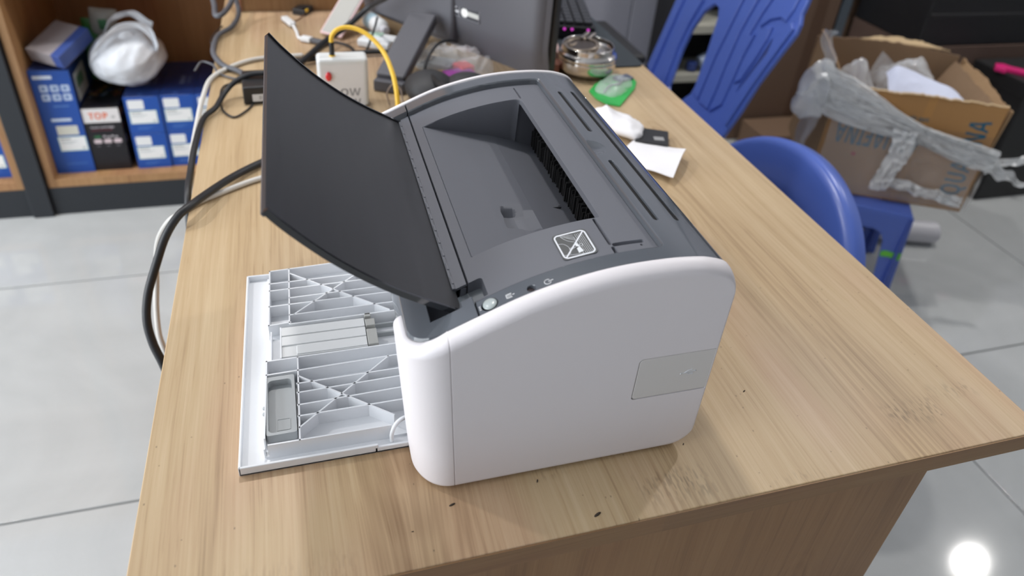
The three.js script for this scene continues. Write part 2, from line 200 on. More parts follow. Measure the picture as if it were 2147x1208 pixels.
  const mir = shell(false); { const p = mir.attributes.position; for (let i = 0; i < p.count; i++) p.setZ(i, 2 * ZC - p.getZ(i)); const x = mir.index.array; for (let i = 0; i < x.length; i += 3) { const t = x[i + 1]; x[i + 1] = x[i + 2]; x[i + 2] = t; } mir.computeVertexNormals(); }
  part('side_casing', mir, M.shell, P, 'white side casing on the far side');
  part('rear_casing', mm(0.040, 0.0502, 0.772, 0.925, ZF + 0.02, ZN - 0.02, 0.002), M.shell, P);
  part('inner_chassis', mm(-0.172, 0.039, 0.7535, 0.884, ZJ, ZI), M.blackIn, P);
  for (const [x, z] of [[-0.14, -0.085], [-0.14, -0.41], [0.012, -0.085], [0.012, -0.41]]) part('foot', new THREE.CylinderGeometry(0.009, 0.008, 0.0045, 20).translate(x, 0.75225, z), M.black, P);
  // socket cover with a raised three-pronged mark
  const door = part('socket_cover', extr(rrect(-0.0176, 0.0484, 0.8240, 0.8667, [0.0003, 0.0036, 0.0026, 0.0003], 5), 0.0014, [], 0.0006).translate(0, 0, ZN - 0.0021), M.usb, P, 'greyish rectangular socket cover with a raised three-pronged mark');
  { const z = ZN - 0.00005, a = [0.0215, 0.8447, z], o = (x, y) => [a[0] + x, a[1] + y, z], rr = 0.00036;
    part('raised_mark', merge([tubeV([o(0, 0), o(0.0125, 0.0012)], rr, 4, 5), tubeV([o(0.003, 0.0003), o(0.006, 0.0026), o(0.009, 0.0029)], rr, 8, 5), tubeV([o(0.0045, 0.0004), o(0.0072, -0.0014), o(0.0098, -0.0013)], rr, 8, 5), new THREE.SphereGeometry(0.0009, 8, 6).scale(1, 1, 0.4).translate(...o(0, 0)), new THREE.SphereGeometry(0.0007, 8, 6).scale(1, 1, 0.4).translate(...o(0.009, 0.003)), mm(a[0] + 0.0095, a[0] + 0.0109, a[1] - 0.002, a[1] - 0.0006, z - 0.0003, z + 0.0003), new THREE.ConeGeometry(0.0009, 0.0016, 3).rotateZ(-1.5).translate(...o(0.0132, 0.0013))].map((g) => (g.index ? g.toNonIndexed() : g))), M.icon, door); }

  // --- dark top: glossy frame, lower matt deck, paper bay; each a plate over a plan outline with real openings
  const offset = (o, e) => { const n = o.length; let area = 0; o.forEach((p, i) => { const q = o[(i + 1) % n]; area += p[0] * q[1] - q[0] * p[1]; }); const sg = area > 0 ? 1 : -1;
    return o.map((p, i) => { const a = o[(i + n - 1) % n], b = o[(i + 1) % n]; let ux = p[0] - a[0], uz = p[1] - a[1], vx = b[0] - p[0], vz = b[1] - p[1]; const l1 = Math.hypot(ux, uz) || 1, l2 = Math.hypot(vx, vz) || 1; ux /= l1; uz /= l1; vx /= l2; vz /= l2; const n1 = [uz, -ux], n2 = [vz, -vx], k = 1 + n1[0] * n2[0] + n1[1] * n2[1]; const f = e * sg / Math.max(0.3, k); return [p[0] + (n1[0] + n2[0]) * f, p[1] + (n1[1] + n2[1]) * f]; }); };
  const clipPoly = (poly, ax, v, keepLess) => { const o = []; for (let i = 0; i < poly.length; i++) { const p = poly[i], q = poly[(i + 1) % poly.length], a = keepLess ? v - p[ax] : p[ax] - v, b = keepLess ? v - q[ax] : q[ax] - v; if (a >= 0) o.push(p); if ((a >= 0) !== (b >= 0)) { const t = a / (a - b); o.push([mix(p[0], q[0], t), mix(p[1], q[1], t)]); } } return o; };
  // f(x, z): height of the upper face; rings of a wall: [{ e, y(x, z) }], e outwards from the opening or the outline
  function plate(f, outline, wall, holes, grid = 0.003, thick = 0.0022, open = []) {
    const pos = [], nor = [], H = 3e-4; const nrm = (x, z) => V(-(f(x + H, z) - f(x - H, z)) / (2 * H), 1, -(f(x, z + H) - f(x, z - H)) / (2 * H)).normalize();
    const O = wall ? offset(outline, wall[0].e) : outline, Hs = holes.map((h) => offset(h.pts, h.rings[0].e));
    const ccw = (o) => { let ar = 0; o.forEach((p, i) => { const q = o[(i + 1) % o.length]; ar += p[0] * q[1] - q[0] * p[1]; }); return ar > 0 ? o : o.slice().reverse(); };
    const oc = ccw(O), hc = Hs.map((h) => ccw(h).reverse()), v2 = (o) => o.map((p) => new THREE.Vector2(...p)), tri = THREE.ShapeUtils.triangulateShape(v2(oc), hc.map(v2)), all = [oc, ...hc].flat();
    for (const t of tri) { const P3 = t.map((i) => all[i]); const x0 = Math.floor(Math.min(...P3.map((p) => p[0])) / grid), x1 = Math.ceil(Math.max(...P3.map((p) => p[0])) / grid);
      for (let i = x0; i < x1; i++) { let c = clipPoly(clipPoly(P3, 0, i * grid, false), 0, (i + 1) * grid, true); if (c.length < 3) continue; const z0 = Math.floor(Math.min(...c.map((p) => p[1])) / grid), z1 = Math.ceil(Math.max(...c.map((p) => p[1])) / grid);
        for (let j = z0; j < z1; j++) { const d = clipPoly(clipPoly(c, 1, j * grid, false), 1, (j + 1) * grid, true); if (d.length < 3) continue; let ar = 0; d.forEach((p, k) => { const q = d[(k + 1) % d.length]; ar += p[0] * q[1] - q[0] * p[1]; }); const D = ar > 0 ? d.slice().reverse() : d;
          for (let k = 1; k < D.length - 1; k++) for (const q of [D[0], D[k], D[k + 1]]) { pos.push(q[0], f(q[0], q[1]), q[1]); nor.push(...nrm(q[0], q[1]).toArray()); }
          for (let k = 1; k < D.length - 1; k++) for (const q of [D[0], D[k + 1], D[k]]) { pos.push(q[0], f(q[0], q[1]) - thick, q[1]); nor.push(0, -1, 0); } } } }
    const walls = (o, rings, inward, gap = 0) => { let ar = 0; o.forEach((p, i) => { const q = o[(i + 1) % o.length]; ar += p[0] * q[1] - q[0] * p[1]; }); const flip = (ar > 0) === inward; const L = rings.map((r) => offset(o, r.e).map((p) => V(p[0], r.y(p[0], p[1]), p[1])));
      const wp = []; for (let r = 0; r < L.length - 1; r++) for (let i = 0; i < o.length - gap; i++) { const j = (i + 1) % o.length, A = L[r][i], B = L[r][j], C = L[r + 1][j], D = L[r + 1][i]; for (const [a, b, c] of [[A, B, C], [A, C, D]]) flip ? wp.push(a, b, c) : wp.push(a, c, b); }
      const g = new THREE.BufferGeometry().setFromPoints(wp); g.computeVertexNormals(); return toCreasedNormals(g, 0.75); };
    const g = new THREE.BufferGeometry(); g.setAttribute('position', new THREE.Float32BufferAttribute(pos, 3)); g.setAttribute('normal', new THREE.Float32BufferAttribute(nor, 3));
    return merge([g, ...(wall ? [walls(outline, wall, false)] : []), ...open.map((h) => walls(h.pts, h.rings, h.inward, 1)), ...holes.map((h) => walls(h.pts, h.rings, true))]);
  }
  const DD = 0.0068, DK = [-0.1452, -0.0030, -0.4035, -0.0872], BTN = [-0.1376, -0.0776], LED = [-0.1084, -0.0754], NOTCH = [-0.1530, -0.1345, -0.1145, -0.0935];
  const deckOut = (x0, e = 0) => densify([...rrect(x0, DK[1] - e, DK[2] + e, DK[3] - e, [0.0045, 0, 0, 0.0040], 6).filter((p, i, o) => i < o.length), ], 0.003); void deckOut;
  const deckLine = (x0, e) => { const o = rrect(x0, DK[1] - e, DK[2] + e, DK[3] - e, [0.0045, 0, 0, 0.0040], 6), k = o.findIndex((p) => p[0] === x0 && p[1] > -0.1); const n = rrect(x0 - 0.01, NOTCH[1], NOTCH[2], NOTCH[3], [0.0012, 0, 0, 0.003], 4).filter((p) => p[0] > x0).sort((a, b) => 0); const up = n.filter((p) => p[1] > -0.104), lo = n.filter((p) => p[1] <= -0.104); return densify([...o.slice(0, k + 1), [x0, NOTCH[3]], ...up.sort((a, b) => a[0] - b[0]), ...lo.sort((a, b) => b[0] - a[0]), [x0, NOTCH[2]], ...o.slice(k + 1)], 0.003); };
  const rslot = (x0, x1, z0, z1) => densify(rrect(x0, x1, z0, z1, Math.min(x1 - x0, z1 - z0) * 0.45, 4), 0.006), disc = (x, z, r, n = 24) => Array.from({ length: n }, (_, i) => [x + r * Math.cos(i / n * 2 * Math.PI), z + r * Math.sin(i / n * 2 * Math.PI)]);
  const DIM = [0.0015, -0.2428], fF = (x, z) => { const t = T(x) - 0.0008, r2 = (x - DIM[0]) ** 2 + (z - DIM[1]) ** 2; return r2 < 0.0135 ** 2 ? Math.min(t, T(DIM[0]) - 0.0034 + r2 / 0.066) : t; }, fD = (x) => T(x) - DD;
  const deep = (f, d) => [{ e: 0.0003, y: (x, z) => f(x, z) }, { e: 0, y: (x, z) => f(x, z) - 0.0004 }, { e: 0, y: (x, z) => f(x, z) - d }];
  // the frame is a U open to the front: an outer line, an inner line round the deck with a rounded step
  const XF = -0.1457, outer = (() => { const o = []; const L = (a, b, n) => { for (let i = 0; i < n; i++) o.push([mix(a[0], b[0], i / n), mix(a[1], b[1], i / n)]); }; L([XF, ZI], [0.0500, ZI], 60); L([0.0500, ZI], [0.0500, ZJ], 10); L([0.0500, ZJ], [XF, ZJ], 60); o.push([XF, ZJ]); return o; })();
  const inner = (() => { const o = []; const x1 = DK[1], r0 = 0.0045, r1 = 0.004; const line = (a, b, n) => { for (let i = 0; i <= n; i++) o.push([mix(a[0], b[0], i / n), mix(a[1], b[1], i / n)]); }; const arc = (cx, cz, r, a0, a1) => { for (let i = 1; i < 7; i++) { const a = mix(a0, a1, i / 7); o.push([cx + r * Math.cos(a), cz + r * Math.sin(a)]); } };
    line([XF, DK[2]], [x1 - r1, DK[2]], 50); arc(x1 - r1, DK[2] + r1, r1, -Math.PI / 2, 0); line([x1, DK[2] + r1], [x1, DK[3] - r0], 60); arc(x1 - r0, DK[3] - r0, r0, 0, Math.PI / 2); line([x1 - r0, DK[3]], [XF, DK[3]], 50); return o; })();
  // offset of an open line: outwards from the deck
  const grow = (e) => offset([...inner, [-0.30, DK[3]], [-0.30, DK[2]]], e).slice(0, inner.length).map((p) => [Math.max(XF, p[0]), p[1]]);
  part('top_frame', plate(fF, [...outer, ...grow(0.0016)], null, [...[rslot(0.0085, 0.0128, -0.3690, -0.2752), rslot(0.0052, 0.0095, -0.2178, -0.1208), rslot(0.0240, 0.0284, -0.3720, -0.1210), rslot(0.0400, 0.0422, -0.3720, -0.1210)].map((pts) => ({ pts, rings: deep(fF, 0.020) })), { pts: disc(...LED, 0.0031), rings: deep(fF, 0.004) }, { pts: disc(...BTN, 0.0056), rings: deep(fF, 0.004) }], 0.002, 0.0022, [{ pts: outer, inward: false, rings: [{ e: 0, y: fF }, { e: 0, y: () => 0.885 }] }]), M.gloss, P, 'glossy dark grey frame round the top with long vent slots');
  { const rings = [[0.0016, fF], [0.0011, (x) => T(x) - 0.0009], [0.0005, (x) => T(x) - 0.0013], [0.0001, (x) => T(x) - 0.0020], [0, (x) => T(x) - 0.0028], [0, () => 0.90]].map(([e, y]) => grow(e).map((p) => V(p[0], y(p[0], p[1]), p[1]))), wp = []; for (let r = 0; r < rings.length - 1; r++) for (let i = 0; i < inner.length - 1; i++) { const A = rings[r][i], B = rings[r][i + 1], C = rings[r + 1][i + 1], D = rings[r + 1][i]; wp.push(A, B, C, A, C, D); }
    const g = new THREE.BufferGeometry().setFromPoints(wp); g.computeVertexNormals(); part('frame_step', toCreasedNormals(g, 0.9), M.gloss, P); }
  part('vent_backing', mm(0.0, 0.044, 0.888, 0.9150, -0.40, -0.09), M.blackIn, P);
  for (const [x, z0, z1] of [[0.01065, -0.3690, -0.2752], [0.00735, -0.2178, -0.1208], [0.0262, -0.3720, -0.1210], [0.0411, -0.3720, -0.1210]]) part('vent_slot', new THREE.BoxGeometry(0.0052, 0.003, z1 - z0 + 0.001).rotateZ(Math.atan2(T(x + 0.002) - T(x - 0.002), 0.004)).translate(x, T(x) - 0.0042, (z0 + z1) / 2), M.blackIn, P);
  const BAY = [-0.1360, -0.0330, -0.3678, -0.1412], fR = (x) => 0.9212 - 0.205 * (x + 0.136) - 0.10 * Math.max(0, x + 0.0625);
  const bayOut = densify(rrect(...BAY, [0.0003, 0.0003, 0.0003, 0.0050], 5), 0.003), dd = (d) => [{ e: 0.0004, y: fD }, { e: 0, y: (x) => fD(x) - 0.0005 }, { e: 0, y: (x) => fD(x) - d }];
  part('top_deck', plate(fD, deckLine(DK[0] + 0.0009, 0.0004), [{ e: 0, y: fD }, { e: 0, y: () => 0.90 }], [{ pts: bayOut, rings: [{ e: 0.0006, y: fD }, { e: 0, y: (x) => fD(x) - 0.0007 }, { e: 0, y: (x) => (x > -0.0345 ? fD(x) - 0.005 : fR(x) - 0.001) }] }, { pts: rslot(-0.0390, -0.0366, -0.1395, -0.1040), rings: dd(0.012) }, { pts: rslot(-0.0364, -0.0109, -0.1048, -0.1014), rings: dd(0.012) }, { pts: rslot(-0.0386, -0.0358, -0.1010, -0.0918), rings: dd(0.012) }, { pts: disc(-0.0146, -0.0985, 0.0009, 12), rings: dd(0.006) }, { pts: rslot(-0.0323, -0.0309, -0.3960, -0.3694), rings: dd(0.012) }], 0.0035), M.matte, P, 'matt grey deck round the paper exit bay');
  part('notch_floor', slab((u, v) => [mix(-0.1535, -0.1340, u), mix(0.9030, 0.9115, u), mix(NOTCH[3] + 0.0004, NOTCH[2] - 0.0004, v)], 4, 4, 0.001), std([0.15, 0.165, 0.18], 0.45), P, 'paler floor of the finger notch');
  // sloping floor of the bay with a thumb hollow
  { const inR = (x, z) => { const a = -0.06, X = (x + 0.0775) * Math.cos(a) - (z + 0.2042) * Math.sin(a), Z = (x + 0.0775) * Math.sin(a) + (z + 0.2042) * Math.cos(a); const u = (X + 0.0155) / 0.031, v = (Z + 0.0178) / 0.0356; if (u < 0 || u > 1 || v < 0 || v > 1) return 0; return 0.0088 * Math.min(1, u / 0.05) * Math.min(1, v / 0.16) * Math.min(1, (1 - v) / 0.06) * Math.cos(Math.PI / 2 * Math.pow(u, 1.2)); };
    part('bay_floor', slab((u, v) => { const x = mix(BAY[0], -0.0070, u), z = mix(BAY[3], BAY[2], v); return [x, fR(x) - inR(x, z), z]; }, 120, 150, 0.0012), M.matte, P, 'sloping floor of the paper exit bay with a thumb hollow'); }
  part('bay_wall', mm(-0.0345, -0.006, 0.889, 0.9440, BAY[3] - 0.0002, BAY[3] + 0.0012), M.matte, P); part('bay_wall', mm(-0.0345, -0.006, 0.889, 0.9440, BAY[2] - 0.0012, BAY[2] + 0.0002), M.matte, P);
  part('paper_arrow', merge([mm(-0.0365, -0.0270, 0.8965, 0.8985, -0.2336, -0.2330), mm(-0.0290, -0.0268, 0.8960, 0.8978, -0.2365, -0.2355)]), std([0.05, 0.052, 0.06], 0.5), P);
  // dark comb of ribs in the paper exit
  { const comb = [mm(-0.0135, -0.0062, 0.8885, 0.9435, -0.3676, -0.1414)]; const rr = rng(3); for (let i = 0; i < 84; i++) { const z = -0.3665 + i * 0.00267, w = 0.0010 + 0.0005 * rr(), L = 0.0025 + 0.0030 * rr(); comb.push(mm(-0.0135 - L, -0.0132, 0.8935 + 0.002 * rr(), 0.910 + 0.008 * rr(), z, z + w)); }
    part('paper_exit_comb', merge(comb), M.blackIn, P, 'row of short black ribs in the paper exit'); P.children[P.children.length - 1].userData.kind = 'stuff'; }
  // front top piece with the hinge well
  const fP = (x) => T(x) - 0.0008;
  part('front_top_panel', plate(fP, densify([...rrect(-0.1948, -0.1466, ZJ, ZI, [0, 0.021, 0.021, 0], 8), [-0.1466, -0.4050], [-0.1775, -0.4050], [-0.1775, -0.0878], [-0.1555, -0.0878], [-0.1555, NOTCH[3]], [-0.1466, NOTCH[3]]], 0.004), [{ e: -0.0006, y: fP }, { e: 0, y: (x) => fP(x) - 0.0008 }, { e: 0, y: () => 0.862 }], [], 0.003), M.gloss, P, 'glossy dark panel below the raised dust cover');
  part('front_strip', slab((u, v) => { const x = mix(-0.1535, -0.1456, u); return [x, T(x) - DD - 0.001, mix(NOTCH[2], -0.4042, v)]; }, 4, 4, 0.002), M.matte, P); part('strip_wall', mm(-0.1500, -0.1458, 0.893, 0.9130, -0.4042, NOTCH[2]), M.matte, P);
  part('well_floor', mm(-0.1778, -0.1530, 0.8915, 0.8935, -0.4052, -0.0876), M.matte, P);
  // raised dust cover, hinged along the front of the deck
  const CP = [[-0.1545, 0.9085], [-0.170, 0.9175], [-0.186, 0.9265], [-0.2125, 0.9440], [-0.2425, 0.9690], [-0.2695, 0.9975], [-0.2805, 1.0115]], cc = new THREE.CatmullRomCurve3(CP.map((p) => V(p[0], p[1], 0)));
  const zr = (u, v) => mix(-0.0905, -0.4025, v);
  const pl = (u, v, o = 0) => { const q = cc.getPoint(clamp(u, 0, 1)), t = cc.getTangent(clamp(u, 0, 1)); return [q.x - t.y * o, q.y + t.x * o, zr(u, v)]; };
  const dc = part('dust_cover', slab((u, v) => pl(u, v), 36, 6, 0.0030), M.cover, P, 'curved black dust cover raised over the open tray');
  for (const v of [0, 1]) part('cover_rim', slab((u, w) => { const q = pl(u, v, mix(0.0012, -0.0032, w)); return [q[0], q[1], zr(0, v) + (v ? 0.0008 : -0.0008)]; }, 36, 1, 0.0022), std([0.014, 0.015, 0.019], 0.12, { clearcoat: 1, clearcoatRoughness: 0.05 }), dc);
  part('cover_lip', slab((u, w) => { const q = pl(mix(0.972, 1.0, u), w, 0.0019); return q; }, 3, 6, 0.0012), M.gloss, dc);
  { const knobs = []; for (let i = 0; i < 16; i++) { const z = mix(-0.126, -0.394, i / 15); knobs.push(rb(0.0026, 0.004, 0.009, 0.0008, 1).translate(-0.1545, 0.9112, z)); } const hs = part('hinge_strip', merge([mm(-0.1562, -0.1532, 0.8935, 0.9125, -0.4020, -0.1160), ...knobs]), M.matte, P); hs.userData.kind = 'stuff'; }
  part('front_wall', mm(-0.176, -0.170, 0.760, 0.8618, ZJ + 0.036, ZI - 0.036), M.shellIn, P);

  // --- signs on the top
  const slope = Math.atan2(T(-0.05) - T(-0.08), 0.03);
  const sticker = canvasTex(512, 512, (g, w, h) => { // no hands: framed pictogram crossed out
    g.fillStyle = '#4d4f4f'; g.fillRect(0, 0, w, h); g.strokeStyle = '#dfe2e8'; g.lineCap = 'round';
    const L = (lw, ...p) => { g.lineWidth = lw; g.beginPath(); g.moveTo(p[0], p[1]); for (let i = 2; i < p.length; i += 2) g.lineTo(p[i], p[i + 1]); g.stroke(); };
    for (let i = 0; i < 5; i++) L(4, 330 + i * 26, 70, 345 + i * 26, 480); L(5, 300, 120, 310, 480); g.beginPath(); g.arc(338, 300, 22, 0, 7); g.fillStyle = '#4d4f4f'; g.fill(); g.lineWidth = 6; g.stroke();
    for (let i = 0; i < 5; i++) { g.lineWidth = 4; g.beginPath(); g.moveTo(90 + i * 26, 40 + i * 18); g.quadraticCurveTo(230, 60 + i * 20, 300, 75 + i * 30); g.stroke(); }
    g.lineWidth = 5; g.beginPath(); g.moveTo(40, 190); g.quadraticCurveTo(120, 190, 150, 270); g.quadraticCurveTo(175, 330, 130, 420); g.stroke(); g.beginPath(); g.moveTo(120, 60); g.quadraticCurveTo(170, 180, 270, 215); g.stroke(); L(5, 40, 420, 300, 470);
    g.fillStyle = '#e3e6ea'; g.beginPath(); g.moveTo(262, 250); g.lineTo(292, 235); g.lineTo(330, 420); g.lineTo(250, 440); g.closePath(); g.fill(); g.fillStyle = '#3c3e3e'; g.beginPath(); g.moveTo(200, 330); g.quadraticCurveTo(250, 280, 300, 330); g.quadraticCurveTo(260, 330, 232, 372); g.closePath(); g.fill();
    g.lineWidth = 6; for (let i = 0; i < 4; i++) { g.beginPath(); g.arc(170 + i * 22, 330 - i * 8, 16, 0.5, 4.2); g.stroke(); }
    L(22, 58, 462, 470, 46);
    g.lineWidth = 24; g.beginPath(); g.roundRect(26, 26, w - 52, h - 52, 62); g.stroke(); });
  const st = extr(rrect(-0.0136, 0.0136, -0.0158, 0.0158, 0.0032, 6), 0.00025); { const p = st.attributes.position, uv = st.attributes.uv; for (let i = 0; i < p.count; i++) uv.setXY(i, p.getX(i) / 0.0272 + 0.5, p.getY(i) / 0.0316 + 0.5); }
  st.rotateX(-Math.PI / 2).rotateZ(slope).translate(-0.0633, T(-0.0633) - DD + 0.0002, -0.1131);
  part('warning_sticker', st, new THREE.MeshPhysicalMaterial({ map: sticker, roughness: 0.45 }), P, 'square warning sticker: hand in the paper exit crossed out');
  const onTop = (g, x, z, dy = 0) => g.rotateX(-Math.PI / 2).rotateZ(Math.atan2(T(x + 0.004) - T(x - 0.004), 0.008)).translate(x, T(x) - 0.0008 + 0.00012 + dy, z);
  const flat = (list) => merge(list.map((g) => (g.index ? g.toNonIndexed() : g)));
  part('power_mark', onTop(flat([new THREE.TorusGeometry(0.0024, 0.0003, 5, 30, 5.2).rotateZ(0.75), mm(0.0006, 0.0043, -0.00026, 0.00026, -0.0002, 0.0002).rotateZ(0.12)]), -0.0967, -0.0757), M.print, P);
  { const s = 0.00026, k = [mm(-0.0026, 0.0018, -0.0021, -0.0021 + 2 * s, -s, s), mm(-0.0026, 0.0018, 0.0016, 0.0016 + 2 * s, -s, s), mm(-0.0026, -0.0026 + 2 * s, -0.0021, 0.0021, -s, s)]; for (let i = 0; i < 4; i++) k.push(mm(-0.0017 + i * 0.0009, -0.0017 + i * 0.0009 + 1.2 * s, -0.0019, 0.0017, -s, s)); k.push(mm(0.0022, 0.0038, -0.0003, 0.0003, -s, s));
    part('paper_mark', onTop(flat(k), -0.1238, -0.0767), M.print, P); }
  part('button', new THREE.SphereGeometry(0.0053, 28, 14).scale(1, 0.32, 1).rotateZ(0.4).translate(BTN[0], T(BTN[0]) - 0.0004, BTN[1]), M.button, P, 'small pale round button');
  { const ticks = []; for (let i = 0; i < 3; i++) { ticks.push(mm(-0.0082, -0.0068, -0.0018 + i * 0.0016, -0.0013 + i * 0.0016, -0.0002, 0.0002)); } part('tick_marks', onTop(flat(ticks), BTN[0], BTN[1]), M.print, P); }
  part('lamp_lens', new THREE.CylinderGeometry(0.0027, 0.0027, 0.002, 20).translate(LED[0], T(LED[0]) - 0.004, LED[1]), std([0.05, 0.035, 0.035], 0.1, { clearcoat: 1 }), P);

  // --- the open paper door lying on the desk: ribbed inside
  const t = part('paper_tray', (() => { const x0 = -0.3272, x1 = -0.178, z0 = -0.3585, z1 = -0.1078; return merge([mm(x0, x1, 0.7503, 0.7535, z0, z1, 0.001), mm(x0, x0 + 0.0022, 0.7505, 0.7600, z0, z1, 0.0008), mm(x0, -0.2165, 0.7505, 0.7600, z1 - 0.0022, z1, 0.0008), mm(x0, -0.2165, 0.7505, 0.7600, z0, z0 + 0.0022, 0.0008), mm(-0.2195, x1, 0.7505, 0.7572, z1 - 0.0022, z1, 0.0008), mm(-0.2195, x1, 0.7505, 0.7572, z0, z0 + 0.0022, 0.0008)]); })(), M.tray, P, 'open white paper tray door with crossed ribs, lying on the desk');
  const YB = 0.7532, YT = 0.7700, w = 0.0013, rib = (a, b, y1 = YT, label) => { const dx = b[0] - a[0], dz = b[1] - a[1], L = Math.hypot(dx, dz); part('rib', new THREE.BoxGeometry(L + w, y1 - YB, w).rotateY(-Math.atan2(dz, dx)).translate((a[0] + b[0]) / 2, (YB + y1) / 2, (a[1] + b[1]) / 2), M.tray, t, label); };
  const XE = -0.1785;                                                // where the ribs run in under the printer
  part('raised_floor', mm(-0.3065, XE, 0.7530, 0.7560, -0.3540, -0.1185), M.tray, t);
  // near bay
  rib([-0.3030, -0.1185], [-0.2045, -0.1185]); rib([-0.3068, -0.1200], [-0.3068, -0.1225], 0.7640); rib([-0.3062, -0.1260], [-0.3050, -0.2140]); rib([-0.3050, -0.2140], [XE, -0.2155]);
  rib([-0.2785, -0.1185], [-0.2777, -0.2140]); rib([-0.3050, -0.1968], [XE, -0.2003]);
  for (const [z, e] of [[-0.1814, -0.1828], [-0.1705, -0.1730], [-0.1563, -0.1592], [-0.1439, -0.1448]]) rib([-0.2790, z], [XE, e]);
  rib([-0.2773, -0.1902], [-0.2005, -0.1290]); rib([-0.2785, -0.1313], [-0.1963, -0.1995]);
  // far bay
  rib([-0.3026, -0.3490], [XE, -0.3562]); rib([-0.3032, -0.2628], [-0.3026, -0.3490]); rib([-0.2840, -0.2628], [-0.2830, -0.3500]); rib([-0.3032, -0.2628], [-0.2830, -0.2640]);
  for (const [x, z, e] of [[-0.3030, -0.3276, -0.3300], [-0.3030, -0.3158, -0.3190], [-0.2832, -0.3014, -0.3040], [-0.3030, -0.2909, -0.2930], [-0.2836, -0.2750, -0.2765], [-0.2836, -0.2615, -0.2630]]) rib([x, z], [XE, e]);
  rib([-0.2824, -0.3424], [-0.1868, -0.2653]); rib([-0.2791, -0.2756], [-0.2152, -0.3278]);
  // middle bay: sliding paper guide with grey hook
  rib([-0.3015, -0.2568], [-0.3015, -0.2155], 0.7660); rib([-0.2925, -0.2590], [-0.2925, -0.2180], 0.7685);
  const sl = part('sliding_guide', merge([mm(-0.2920, -0.2125, 0.756, 0.7672, -0.2590, -0.2195, 0.0006), mm(-0.2915, -0.2130, 0.767, 0.7692, -0.2580, -0.2465, 0.0004), mm(-0.2915, -0.2130, 0.767, 0.7688, -0.2455, -0.2335, 0.0004), mm(-0.2780, -0.2130, 0.767, 0.7684, -0.2325, -0.2205, 0.0004)]), M.slide, P, 'pale sliding paper guide in the middle of the tray');
  part('guide_hook', merge([mm(-0.2122, -0.2060, 0.756, 0.7700, -0.2640, -0.2590, 0.0006), mm(-0.2122, -0.2030, 0.756, 0.7700, -0.2550, -0.2455, 0.0006), mm(-0.2122, -0.2025, 0.756, 0.7690, -0.2415, -0.2200, 0.0006), mm(-0.2122, -0.2090, 0.756, 0.7660, -0.2640, -0.2200)]), M.slideHook, sl, 'grey hooked end of the guide');
  for (const z of [-0.2230, -0.2430, -0.2560]) part('guide_rail', mm(-0.2030, XE, 0.756, 0.7615, z, z + 0.0018), M.trayGrey, t);
  // grey clip tray set in the near bay
  const cl = extr(rrect(-0.0122, 0.0122, -0.0330, 0.0330, 0.0020, 4), 0.009, [rrect(-0.0106, 0.0096, -0.0305, 0.0285, 0.004, 5)]).rotateX(-Math.PI / 2).rotateY(0.015).translate(-0.2930, 0.7605, -0.1610);
  const ct = part('clip_tray', merge([cl, mm(-0.3046, -0.2820, 0.7590, 0.7622, -0.1930, -0.1290)]), M.trayGrey, t, 'grey inset clip tray at the front corner of the paper tray');
  part('raised_square', extr(rrect(-0.0055, 0.0055, -0.0062, 0.0062, 0.0004, 2), 0.0006, [rrect(-0.0050, 0.0050, -0.0057, 0.0057, 0.0003, 2)]).rotateX(-Math.PI / 2).translate(-0.2915, 0.7620, -0.1440), M.trayGrey, P); void ct;
  for (const z of [-0.1540, -0.1605]) part('clip_stud', new THREE.SphereGeometry(0.0018, 10, 8).translate(-0.3066, 0.7670, z), M.trayGrey, P);
  // hinge arm beside the casing
  part('hinge_arm', tubeV([[-0.2044, 0.7560, -0.1130], [-0.2040, 0.7650, -0.1140], [-0.2000, 0.7720, -0.1170], [-0.1940, 0.7750, -0.1190], [-0.1870, 0.7750, -0.1200]], 0.0019, 24, 8), M.tray, P);
}
// ------------------------------------------------------------------ things on the desk
// crumpled or wrinkled sheet bent by noise
function crumple(g, amp, freq, seed = 0) { g = mergeVertices(g); const p = g.attributes.position, n = g.attributes.normal; for (let i = 0; i < p.count; i++) { const x = p.getX(i) * freq + seed, y = p.getY(i) * freq + seed * 1.7, z = p.getZ(i) * freq; const d = amp * ((1 - Math.abs(noise2(x + z * 0.7, y - z * 0.6) * 2 - 1)) + 0.5 * (1 - Math.abs(noise2(x * 2.3 + 5 + y, z * 2.3 + 1) * 2 - 1)) - 0.75); p.setXYZ(i, p.getX(i) + n.getX(i) * d, p.getY(i) + n.getY(i) * d, p.getZ(i) + n.getZ(i) * d); } g.computeVertexNormals(); return g; }
function pouch(w, h, t, nu = 28, nv = 28, amp = 0.002, seed = 1) { // a lying pillow-like bag, flat underside at y = 0
  const g = new THREE.SphereGeometry(1, nu, nv); const p = g.attributes.position; for (let i = 0; i < p.count; i++) { let x = p.getX(i), y = p.getY(i), z = p.getZ(i); const e = (a) => Math.sign(a) * Math.pow(Math.abs(a), 0.55); x = e(x) * w / 2; z = e(z) * h / 2; y = Math.max(-0.06, y) * t; const k = (1 - Math.abs(noise2(x * 90 + seed, z * 90 + seed * 3) * 2 - 1)); if (y > 0) y *= 0.7 + 0.6 * k; y += amp * noise2(x * 200, z * 200); p.setXYZ(i, x, y + t * 0.06, z); } g.computeVertexNormals(); return g; }
const clearFilm = new THREE.MeshPhysicalMaterial({ color: 0xf6f8fa, roughness: 0.08, transparent: true, opacity: 0.24, specularIntensity: 1, ior: 1.5 });
const milkyFilm = new THREE.MeshPhysicalMaterial({ color: 0xfafcfd, roughness: 0.18, transparent: true, opacity: 0.5, specularIntensity: 1 });
const cable = (name, pts, r, mat, label, cat = 'cable') => single(name, tubeV(pts, r, pts.length * 10, 8), mat, label, cat);
